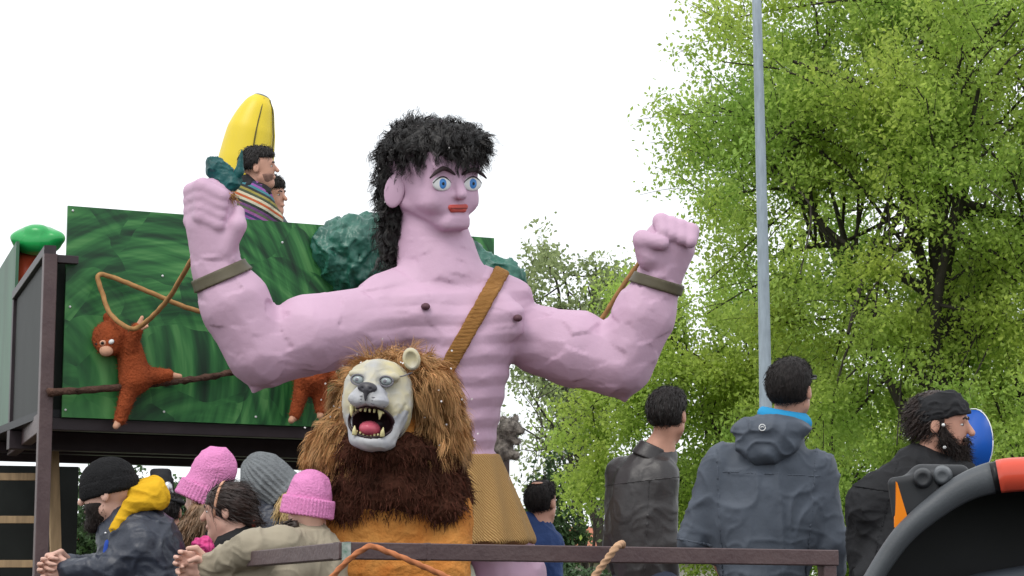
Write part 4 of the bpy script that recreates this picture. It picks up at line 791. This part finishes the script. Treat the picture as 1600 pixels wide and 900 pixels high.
# man in the striped poncho on the upper platform
UF = UZ+.04
f = person(10.0, 'man in striped knitted poncho and black scarf on the upper platform', 402, ((405, 262, 0), 62, 86, 2), (396, 300, 4), (384, 318, 22), (404, 320, -24), (398, 430, 0), ((378, 370, 34), (410, 400, 30)), ((404, 372, -40), (432, 400, -30)), M['poncho'], group='people on the upper platform', wr=2, wsc=20, z_foot=UF, topname='poncho',
    extra=[co((392, 310, 0), (398, 420, 0), 30, 46, 10), co((376, 310, 0), (420, 345, -6), 18, 22, 10)], bulk=1.05, hb=1.7)
eyes(f); short_hair(f, low=-.02, front=.16); w, a, h = f.w, f.a, f.hh
f.part('scarf', [co((386, 283, -6), (414, 300, -12), 11, 10, 4), co((384, 284, 12), (414, 300, 10), 11, 10, 4), co((390, 292, -16), (412, 304, -18), 9, 8, 4)], M['blackcloth'], 1.8, wr=1.5, wsc=8)
f.part('beard', [el(w(0, -.14, .09), A(.285, .355, .3)*h, a, 4), sub(bo(w(0, .3, 0), A(.6, .44, .8)*h, a, 3, 3)), sub(bo(w(0, -.2, -.45), A(.6, .5, .4)*h, a, 3, 3)), sub(el(w(0, -.12, .42), A(.12, .08, .12)*h, a, 3))], M['stubble'], 1.3)
# companion behind him
f = person(10.4, 'dark-haired person just behind the striped poncho on the upper platform', 424, ((423, 306, 0), 58, 62, 0), (416, 338, 4), (396, 352, 20), (430, 354, -10), (414, 450, 0), ((392, 400, 26), (410, 430, 20)), ((434, 402, -18), (440, 430, -20)), M['navy'], group='people on the upper platform', z_foot=UF, hb=1.7)
eyes(f); short_hair(f, low=-.25, front=.12, thick=.06)

# ---- the group leaning over the side rail
LG = 'people leaning over the side rail of the float'
f = person(6.6, 'man in black beanie and navy jacket with yellow hood, hands clasped over the rail', 250, ((168, 772, 0), 98, -108, -6), (192, 826, 4), (212, 846, 38), (218, 846, -36), (262, 980, 6), ((172, 892, 30), (108, 886, -6)), ((178, 890, -44), (108, 892, -34)), M['navy'], skin=M['skin_pale'], group=LG, wr=4.5, wsc=26, bulk=1.15,
    extra=[el((236, 846, 0), (42, 48, 52), None, 16), co((196, 846, 0), (176, 880, -4), 34, 30, 12)], handdir=(((-1, -.12, -.5), (0, 1, .2)), ((-1, -.05, .35), (0, 1, -.2))), curl=1.0)
beanie(f, M['blackknit'], tall=.0, tilt=-8, low=.0, ribs=50)
w, a, h = f.w, f.a, f.hh
b_ = f.part('beard', [el(w(0, -.14, .09), A(.295, .37, .31)*h, a, 5), co(w(0, -.36, .22), w(0, -.46, .3), .17*h, .14*h, 6), sub(bo(w(0, .3, 0), A(.6, .42, .8)*h, a, 4, 4)), sub(bo(w(0, -.2, -.45), A(.6, .5, .4)*h, a, 4, 4)), sub(el(w(0, -.1, .42), A(.14, .1, .12)*h, a, 4))], M['beard'], 1.8); V, F, N = f.last; r_, n_ = pick(V, N, 900); f.hair('beard_strand', r_, n_*.4+A(0, .6, 0), 6, .9, M['beard'], b_, nseg=3)
hd = f.part('yellow_hood', [co((208, 768, 0), (240, 757, 0), 17, 14, 8), co((210, 772, -22), (242, 764, -20), 13, 10, 8), co((240, 760, -4), (256, 783, -4), 15, 9, 8), co((250, 786, -24), (206, 788, -36), 10, 12, 8), co((206, 788, -36), (181, 824, -40), 11, 8, 6), co((181, 824, -40), (172, 852, -34), 8, 6, 6), co((250, 786, 24), (206, 788, 34), 10, 12, 8), el((234, 774, -4), (30, 18, 32), None, 10), sub(co((216, 752, -2), (244, 744, -2), 7, 5, 5))], M['yellow'], 1.8, wr=3, wsc=22, ws=(.6, 1.3, .6))
f.part('shirt', [co((172, 850, -32), (166, 880, -26), 9, 9, 4)], M['royal'], 2); f.part('hood_tab', [bo((252, 768, -18), (4, 5, 2), axes(10, 0, 35), .5, 1)], M['black'], 1.2, parent=hd)
for q in ((176, 826, -48), (165, 833, -44)): f.ell('snap_button', q, (2.4, 2.4, 1.6), M['silver'], None, n=8, parent=f.jacket)
# person in the wide black hat
f = person(7.5, 'person in wide-brimmed black hat with silver trim, hidden behind the yellow hood', 262, ((258, 800, 0), 72, 170, 0), (256, 842, 4), (222, 858, 4), (294, 858, 4), (258, 1000, 4), ((216, 930, 0), (230, 985, -10)), ((300, 930, 0), (290, 985, -10)), M['blackcloth'], group=LG); short_hair(f)
ht = f.part('hat', [el((252, 757, 0), (20, 22, 22), None, 6), el((258, 778, 0), (36, 7, 36), axes(0, 0, -16), 4), co((240, 738, 0), (262, 738, 0), 6, 6, 6)], M['blackcloth'], 1.8); f.part('hat_trim', [co((252, 766, -24), (266, 770, -18), 5, 6, 3), el((262, 762, -21), (8, 10, 6), None, 3)], M['silver'], 1.5, parent=ht)
# girl in the tall pink hat
f = person(7.0, 'girl in tall pink knit hat with long light-brown hair, leaning far out', 330, ((318, 792, 0), 78, -140, -14), (325, 834, 2), (316, 858, 30), (342, 852, -28), (350, 1000, 10), ((282, 884, 0), (234, 882, -28)), ((300, 898, -40), (256, 900, -60)), M['navy'], skin=M['skin_pale'], group=LG, bulk=1.12, wr=4, wsc=14, handdir=(((-.7, .7, -.3), (.7, .7, 0)), ((-.9, .5, -.3), (.5, .7, 0))))
def tall_hat(f, a_, b_, r0, r1, m_, cuff=26, ribs=44, slouch=(0, 0, 0)):
    a_, b_ = A(*a_), A(*b_); d = (b_-a_)/np.linalg.norm(b_-a_); s1 = np.cross(d, A(0, 0, 1)); s1 /= np.linalg.norm(s1); ax_ = np.array([s1, d, np.cross(s1, d)]); L_ = np.linalg.norm(b_-a_)
    def rb(V, N):
        q = V-a_; th = np.arctan2(q@ax_[2], q@ax_[0]); u = q@d; return V+N*(np.cos(th*ribs)*(.7 if ribs > 40 else 1.6)*np.clip((.5*L_-u)/L_*3, .25 if ribs > 40 else 1, 1)+(ridge(V/19, 9)-.5)*3.4*np.clip(u/L_*1.4, .2, 1))[:, None]
    o = f.part('knit_hat', [co(a_, b_-d*r1, r0, r1, 6), el(b_-d*r1*1.3+A(*slouch), (r1*1.05, r1*.9, r1*1.05), ax_, 12), sub(bo(a_-d*60, (90, 60, 90), ax_, 1, 2))], m_, 1.9, fn=rb)
    f.part('hat_cuff', [co(a_-d*6, a_+d*cuff, r0*1.04, r0*1.0, 2), cut(bo(a_+d*cuff*.5, (90, cuff*.5, 90), ax_, 3, 2))], m_, 1.7, fn=lambda V, N: V+N*(np.cos(np.arctan2((V-a_)@ax_[2], (V-a_)@ax_[0])*ribs)*1.0)[:, None], parent=o); return o
tall_hat(f, (311, 786, 0), (352, 700, 0), 41, 30, M['pinkknit'])
long_hair(f, M['fairhair'], [(308, 800, -30), (296, 828, -42), (278, 862, -48)], [14, 15, 8], 500)
long_hair(f, M['fairhair'], [(318, 800, -36), (308, 822, -48), (292, 856, -52)], [13, 12, 7], 300)
f.part('cuff_trim', [el((226, 884, -30), (11, 15, 13), axes(0, 0, 30), 3), sub(el((216, 888, -32), (9, 12, 10), None, 2))], M['beigecoat'], 1.8, parent=f.jacket)
# grey-hatted woman
f = person(7.8, 'woman in ribbed grey slouch hat and navy jacket with blond hair', 425, ((444, 772, 0), 74, 118, -10, 0), (430, 812, 2), (398, 820, 20), (436, 826, -22), (420, 1000, 6), ((392, 890, 16), (400, 930, -10)), ((440, 890, -30), (450, 930, -40)), M['navy'], skin=M['skin_pale'], group=LG, bulk=1.15, wr=4, wsc=13, extra=[co((398, 775, 6), (425, 800, 4), 20, 30, 10)])
tall_hat(f, (444, 772, 0), (386, 718, 0), 37, 33, M['greyknit'], cuff=9, ribs=26, slouch=(0, 4, 0))
long_hair(f, M['blond'], [(448, 780, -34), (444, 800, -40), (440, 826, -42)], [11, 10, 6], 300)
# girl with the headband
f = person(6.7, 'dark-haired girl with pale headband and pink scrunchie, seen in profile', 372, ((354, 800, 0), 86, -104, -4), (372, 846, 2), (372, 866, 26), (380, 868, -28), (390, 1010, 4), ((350, 905, 20), (318, 886, -20)), ((352, 908, -30), (322, 894, -54)), M['blackcloth'], skin=M['skin_pale'], group=LG, bulk=.95, handdir=(((-.9, .25, -.2), (.2, .8, 0)), ((-.9, .3, -.2), (.2, .8, 0))))
eyes(f); w, a, h = f.w, f.a, f.hh
f.part('hair', [el(w(0, .15, -.09), A(.38, .40, .47)*h, a, 5), co(w(0, -.1, -.4), w(0, -.22, -.5), .2*h, .13*h, 8), sub(bo(w(0, -.36, .52), A(.6, .5, .3)*h, a, 5, 5)), sub(bo(w(0, -.72, 0), A(.7, .44, .8)*h, a, 3, 5)), sub(bo(w(.4, -.1, .02), A(.08, .15, .12)*h, a, 3, 3)), sub(bo(w(-.4, -.1, .02), A(.08, .15, .12)*h, a, 3, 3))], M['hairbrown'], 2, wr=1.2, wsc=7, ws=(.3, 1.4, 1))
V, F, N = f.last; r_, n_ = pick(V, N, 1600); f.hair('hair_strand', r_, n_*.03+A(.8, .3, 0)-n_*(n_@A(.8, .3, 0))[:, None], 22, 1.0, M['hairbrown'], f.o.children[-1], nseg=4, curl=.6, rnd=.1)
hb_ = np.array([a[0], a[1]*math.cos(-.25)+a[2]*math.sin(-.25), a[2]*math.cos(-.25)-a[1]*math.sin(-.25)])
f.part('headband', [el(w(0, .15, -.07), A(.40, .425, .48)*h, a, 3), cut(bo(w(0, .2, .1), A(.8, .7, .028)*h, hb_, 1, 1)), sub(bo(w(0, -.6, 0), A(.8, .5, .9)*h, a, 1, 1))], M['beige'], 1.4)
f.part('hair_tie', [el(w(0, -.2, -.5), A(.13, .1, .07)*h, a, 3)], M['vred'], 1.6, wr=3, wsc=5)
f.part('scrunchie', [co((310, 850, -44), (325, 856, -44), 9, 9, 3), co((312, 862, -40), (322, 846, -40), 8, 8, 3)], M['hotpink'], 1.5, wr=4, wsc=6)
# girl in the second pink hat and beige coat
f = person(6.15, 'girl in pink knit hat and beige coat, sleeve stretched over the side rail', 478, ((478, 812, 0), 82, -150, -8), (478, 852, 2), (448, 872, 24), (496, 872, -20), (486, 1030, 6), ((392, 858, -108), (324, 886, -26)), ((440, 900, -90), (332, 896, -30)), M['beigecoat'], skin=M['skin_pale'], group=LG, bulk=1.1, wr=4.5, wsc=28, handdir=(((-.95, -.2, -.1), (-.2, .95, 0)), ((-.95, -.02, .0), (0, .95, .2))), curl=.7,
    extra=[co((480, 862, -20), (440, 852, -84), 32, 30, 10), co((440, 852, -84), (392, 856, -110), 30, 27, 10), co((392, 856, -110), (335, 882, -36), 27, 17, 8)])
tall_hat(f, (479, 806, 0), (490, 733, 0), 41, 30, M['pinkknit'], cuff=28)
long_hair(f, M['hairbrown'], [(458, 822, -30), (444, 834, -34), (428, 838, -34)], [10, 8, 4], 200)
f.part('shirt_cuff', [co((330, 884, -30), (320, 888, -22), 14, 13, 2)], M['white'], 1.6, parent=f.jacket)

# ================================================================ plush toys, ropes, branch, foliage, banana
def plush(D, label, parts, face=None, name='plush_monkey', m_=M['monkey'], cat='plush toy'):
    pr, tip = parts; f = Fig(D, name, label, cat, P(*face['base'], D)); f.part('body', pr, m_, 2, wr=1.2, wsc=6)
    V, F, N = f.last; r_, n_ = pick(V, N, 2500); f.hair('plush_pile', r_, n_, 3, .8, m_, f.o.children[-1], nseg=2, rnd=.6)
    for nm, t in tip: f.part(nm, t, M['beige'], 1.6)
    return f
f = plush(8.64, 'rust-red plush monkey hanging from the tan rope by both arms', ([el((172, 528, -6), (28, 27, 26), None, 4), el((168, 541, -18), (18, 15, 14), None, 4), co((203, 548, 0), (211, 590, 0), 20, 26, 10), co((196, 530, 4), (168, 496, 10), 11, 9, 6), co((204, 542, -14), (214, 514, -24), 12, 10, 6), co((205, 600, -6), (188, 655, -10), 15, 10, 8), co((222, 588, 0), (262, 586, 4), 16, 10, 8)],
    [('hand', [co((166, 492, 10), (150, 484, 10), 5, 3.5, 3), co((160, 490, 10), (158, 482, 8), 3, 3, 2)]), ('hand', [co((215, 512, -24), (229, 504, -26), 6, 4, 3), co((216, 508, -26), (222, 496, -26), 4, 3, 2), co((220, 514, -28), (230, 510, -30), 3.5, 2.5, 2)]), ('foot', [co((187, 656, -10), (181, 666, -16), 7, 5, 3)]), ('foot', [co((263, 586, 4), (281, 588, 2), 6, 4, 3)]), ('muzzle', [el((166, 548, -28), (11, 9, 8), None, 3)])]), dict(base=(205, 668)))
f.ell('eye_patch', (161, 536, -30), (6, 5, 3), M['beige'], None, n=10); f.ell('eye', (160, 536, -33), (2.6, 2.6, 1.6), M['black'], None, n=8); f.ell('eye', (151, 538, -22), (2.6, 2.6, 1.6), M['black'], None, n=8); f.ell('ear', (174, 534, -33), (5, 4, 3), M['white'], axes(0, 0, 25), n=10)
plush(8.9, 'rust-red plush monkey mostly hidden behind the bent pink elbow', ([el((490, 540, 0), (26, 26, 24), None, 4), co((488, 560, 0), (486, 590, 0), 22, 26, 10), co((476, 596, -4), (461, 648, -8), 14, 9, 8), co((496, 596, 4), (502, 640, 2), 14, 10, 8), co((470, 562, 0), (450, 582, 0), 10, 8, 6), co((505, 562, 0), (520, 590, 0), 10, 8, 6)], [('foot', [co((461, 650, -8), (455, 657, -14), 7, 5, 3)]), ('foot', [co((502, 642, 2), (500, 650, -4), 7, 5, 3)])]), dict(base=(485, 660)))
plush(9.27, 'speckled grey plush cat clinging to the platform post beside the giant', ([el((796, 668, -10), (18, 15, 15), None, 4), el((786, 655, -8), (5, 6, 4), None, 3), el((806, 653, -8), (5, 6, 4), None, 3), el((812, 674, -16), (8, 6, 7), None, 3), co((788, 682, 0), (785, 702, 0), 15, 17, 8), co((790, 680, -8), (808, 690, -14), 7, 6, 4), co((778, 682, -2), (770, 694, -8), 7, 6, 4), co((790, 708, -4), (806, 712, -12), 9, 7, 4), co((782, 710, 0), (778, 722, -8), 9, 7, 4)], []), dict(base=(790, 725)), 'plush_cat', M['leopard'])
def rope(name, D, pts, r, m_, label, tw=160, amp=.16, sm=14, n=12):
    q = np.array([P(x, y, D+z) for x, y, z in pts]); V, F = tube(q, [r]*len(q), n, sm, tw, amp); return single(name, V, F, m_, label, 'rope')
rope('rope', 8.57, [(322, 372, -.6), (300, 405, -.45), (262, 468, -.2), (222, 508, -.07), (200, 512, -.05), (172, 490, .0), (160, 458, .02), (153, 432, .03), (172, 432, .05), (230, 455, .07), (290, 480, .12), (330, 490, .17), (395, 502, .22)], .0125, M['rope'], 'tan rope looped across the green board and through the monkey hands', 90, .1, 8, 8)
rope('rope', 8.1, [(1045, 372, -.05), (1022, 392, .1), (1000, 410, .2), (968, 455, .25), (938, 502, .3), (905, 545, .34), (880, 600, .38)], .0125, M['rope'], 'tan rope running down behind the raised forearm by the spring tree', 90, .1, 6, 8)
rope('rope', 5.22, [(500, 925, -.0), (520, 900, 0), (548, 872, -.02), (572, 856, -.03), (584, 854, -.03), (600, 860, -.03), (640, 876, -.02), (690, 898, 0), (730, 918, .02)], .0085, M['ropeo'], 'orange rope slung over the rail in front of the lion')
rp_ = rope('rope', 5.5, [(972, 852, .03), (971, 850, -.02), (962, 856, -.06), (950, 872, -.06), (935, 892, -.05), (915, 920, -.04)], .0105, M['ropeb'], 'frayed beige rope with blue tape tied to the rail beside the leather jacket', 260, .2, 24, 12)
obj('tape', *tube(np.array([P(967, 851, 5.445), P(960, 859, 5.438)]), [.0135, .0135], 12, 1), M['bluetape'], rp_).location = tuple(-np.array(rp_.location))
V, F = tube(np.array([P(x, y, d_) for x, y, d_ in ((74, 613, 8.5), (130, 610, 8.55), (200, 604, 8.63), (260, 598, 8.7), (320, 590, 8.76), (390, 577, 8.83), (470, 568, 8.92))]), [.02, .017, .019, .016, .016, .015, .014], 10, 8)
V += (rng.normal(0, .0022, V.shape)); single('tree_branch', V, F, M['bark'], 'knobbly brown branch fixed across the foot of the green board', 'branch')
# crumpled teal foliage fixed to the board behind the neck
D = 9.0; tf = Fig(D, 'crumpled_foliage', 'crumpled teal-green paper foliage bulging behind the giant neck', 'decoration', P(650, 460, D))
def crum(V, N): return V+N*((ridge(V*A(1.5, .7, 1)/26+vn(V/40)[:, None]*2, 1)**2-.35)*13+(ridge(V/10, 2)**2-.4)*5+(ridge(V/5, 6)-.5)*2)[:, None]
def crum2(V, N): V = crum(V, N); return facets(V, normals(V, sF[0]) if sF else N, 300, .6, (1.5, .7, 1), 5, .25)
sF = []
tf.part('paper_mass', [el((548, 388, 0), (54, 46, 34), None, 14), el((575, 360, 6), (42, 24, 30), None, 12), el((560, 425, 4), (48, 28, 30), None, 12), el((640, 410, 14), (70, 50, 34), None, 12), el((720, 425, 22), (70, 40, 30), None, 12), el((785, 436, 26), (32, 26, 28), None, 10)], M['teal'], 2.4, fn=crum2)
# inflatable banana and the leafy grip in the fist
D = 10.35; yf = pixy(UF, D); bnn = Fig(D, 'inflatable_banana', 'big yellow inflatable banana rising behind the poncho man', 'inflatable', P(345, yf, D))
bp2 = [(352, yf-6, 0), (356, 480, 0), (364, 400, 0), (374, 320, 0), (384, 255, 0), (393, 205, 0), (404, 168, 0), (410, 152, 0)]; br = [14, 36, 44, 47, 45, 39, 26, 14]
bo_ = bnn.tube('body', bp2, br, M['banana'], None, 24, 8)
for an in (-1.75, -.72, -2.7):
    cpts = smooth_path(bp2, 8); rr = np.interp(np.linspace(0, 7, len(cpts)), range(8), br); tg = np.gradient(cpts, axis=0); tg /= np.linalg.norm(tg, axis=1)[:, None]
    sdv = np.stack([-tg[:, 1], tg[:, 0], 0*tg[:, 0]], 1)*-1; bnn.tube('printed_seam', cpts+rr[:, None]*1.002*(math.cos(an)*sdv+math.sin(an)*A(0, 0, 1)), [1.2]*len(cpts), M['bananaline'], bo_, 5, 1)
bnn.part('tip', [el((409, 153, 0), (14, 6, 13), axes(0, 0, -20), 3)], M['bananatip'], 1.5)
D = 8.0; lg = Fig(D, 'leafy_torch', 'teal cloth bundle with pointed leaf gripped in the raised fist', 'decoration', P(345, 340, D))
lg.part('cloth_bundle', [co((338, 264, -74), (362, 284, -84), 17, 15, 6), el((336, 258, -74), (17, 10, 16), axes(0, 0, -25), 5), co((350, 280, -80), (346, 330, -84), 12, 10, 6)], M['tealdark'], 1.8, wr=4, wsc=12)
lg.part('leaf', [co((362, 292, -84), (374, 268, -86), 6, 7, 4), co((374, 268, -86), (378, 234, -86), 7, 1.5, 4)], M['tealdark'], 1.4)
r_ = np.repeat(A(364, 306, -100)[None], 60, 0)+rng.normal(0, 3, (60, 3)); lg.hair('straw', r_, rng.normal(0, 1, (60, 3))+A(.8, .4, -.4), 13, 1.6, M['rope'], None, nseg=3, grav=(0, .6, 0))
# inflatable palm at the end of the cage
D = 9.9; ip = Fig(D, 'inflatable_palm', 'inflatable toy palm with green top above the dark cage', 'inflatable', P(60, pixy(UF, D), D))
ip.part('canopy', [el((58, 376, 0), (40, 24, 34), None, 6), el((34, 372, -10), (18, 12, 16), None, 5), el((84, 372, -12), (18, 12, 16), None, 5), el((56, 362, -14), (20, 12, 18), None, 5)], M['vgreen'], 2, wr=1, wsc=24)
ip.part('trunk', [co((36, 400, 20), (36, 475, 20), 15, 18, 6), co((56, 390, 10), (38, 410, 20), 14, 14, 6)], M['vred'], 2.5); ip.part('foot_ring', [co((36, 490, 20), (40, pixy(UF, D)-26, 20), 20, 24, 6)], M['vblue'], 2.5)

# ================================================================ tractor in front, at the edge
D = 4.2; yg = pixy(0, D); tz = Fig(D, 'tractor', 'tractor with grey rear fender, coral panel and amber reflector beside the float', 'tractor', P(1660, yg, D))
rw = (yg-866)/2; cx, cy = 1665, 866+rw
def ring(name, r0, r1, z0, z1, m_, parent=None, n=56, lug=False):
    V = []
    for i in range(n):
        a = 2*math.pi*i/n
        for r, z in ((r0, z0), (r1-12, z0), (r1, z0+(z1-z0)*.2), (r1, z0+(z1-z0)*.8), (r1-12, z1), (r0, z1)): V.append((cx+r*math.cos(a), cy+r*math.sin(a), z))
    F = [(i*6+j, ((i+1) % n)*6+j, ((i+1) % n)*6+(j+1) % 6, i*6+(j+1) % 6) for i in range(n) for j in range(6)]
    return obj(name, tz.W(V), F, m_, parent or tz.o)
wh = ring('wheel', 330, rw-14, 40, 250, M['rubber'])
ring('rim', 60, 332, 80, 200, M['coral'], wh)
path = [(1322, 1010), (1341, 950), (1367, 900), (1410, 838), (1458, 795), (1508, 762), (1560, 745), (1620, 741), (1720, 742), (1820, 748), (1930, 790), (2010, 880), (2050, 990)]
sp2 = smooth_path([(x, y, 0) for x, y in path], 6); n2 = len(sp2)
tg = np.gradient(sp2, axis=0); tg /= np.linalg.norm(tg, axis=1)[:, None]; nr_ = np.stack([tg[:, 1], -tg[:, 0], 0*tg[:, 0]], 1)
prof = [(-26, 6), (-22, -6), (-4, -16), (14, -14), (25, -2), (27, 14), (20, 30), (-18, 26)]      # fender edge section: (outward, depth)
def sweep(name, i0, i1, prof, m_, parent=None, off=0):
    fsc = np.interp(sp2[:, 0], [1330, 1450, 1570], [.5, .72, 1]); V = np.array([sp2[i]+nr_[i]*(a*fsc[i]+off)+A(0, 0, b) for i in range(i0, i1) for a, b in prof]); k = len(prof); n_ = i1-i0
    F = [(i*k+j, i*k+(j+1) % k, (i+1)*k+(j+1) % k, (i+1)*k+j) for i in range(n_-1) for j in range(k)]+[tuple(range(k)), tuple((n_-1)*k+j for j in range(k))[::-1]]
    return obj(name, tz.W(V), F, m_, parent or tz.o)
fe = sweep('fender', 0, n2, [(-6, 24), (16, 26), (16, 330), (-6, 330)], M['plasticd'])
isp = int(np.argmin(abs(sp2[:, 0]-1553)))
sweep('fender_edge', 0, isp+1, prof, M['plastic'], fe); sweep('fender_panel', isp+1, n2, [(a*1.02, b-1) for a, b in prof], M['coral'], fe)
sweep('edge_gap', isp, isp+2, [(a*.96, b+1) for a, b in prof], M['black'], fe)
obj('liner', tz.W([(x, y, z) for z in (328,) for x, y in path+[(2050, 1500), (1296, 1500)]]), [tuple(range(len(path)+2))], M['plasticd'], fe, False)
lc = tz.part('lamp_housing', [bo((1432, 775, 50), (42, 34, 40), axes(0, 0, 8), 10, 6), co((1440, 745, 40), (1500, 742, 60), 20, 16, 14)], M['plasticd'], 2.6)
tz.part('lamp', [co((1442, 748, 6), (1442, 748, 30), 15, 18, 2), sub(el((1442, 748, -10), (12, 12, 8), None, 2))], M['plasticd'], 2, parent=lc)
tz.part('lamp', [co((1472, 744, 10), (1472, 744, 34), 14, 17, 2), sub(el((1472, 744, -6), (11, 11, 8), None, 2))], M['plastic'], 2, parent=lc)
obj('reflector', tz.W([(1396, 750, 16), (1402, 754, 6), (1418, 808, 4), (1404, 826, 10), (1397, 824, 14), (1396, 750, 40), (1402, 754, 40), (1418, 808, 40), (1404, 826, 40), (1397, 824, 40)]), [(0, 1, 2, 3, 4), (9, 8, 7, 6, 5)]+[(i, i+5, (i+1) % 5+5, (i+1) % 5) for i in range(5)], M['amber'], lc, False)
tz.part('axle_housing', [co((cx, cy, 150), (cx, cy, 900), 60, 60, 4), bo((cx+350, cy-60, 640), (620, 110, 120), None, 30, 20)], M['plasticd'], 14)
tz.part('bonnet', [bo((cx+1000, cy-330, 640), (560, 190, 170), None, 60, 20)], M['coral'], 14)
tz.part('front_wheel', [co((cx+1250, yg-380, 120), (cx+1250, yg-380, 260), 376, 376, 4), cut(bo((cx+1250, yg-380, 190), (400, 400, 90), None, 20, 6))], M['rubber'], 14)
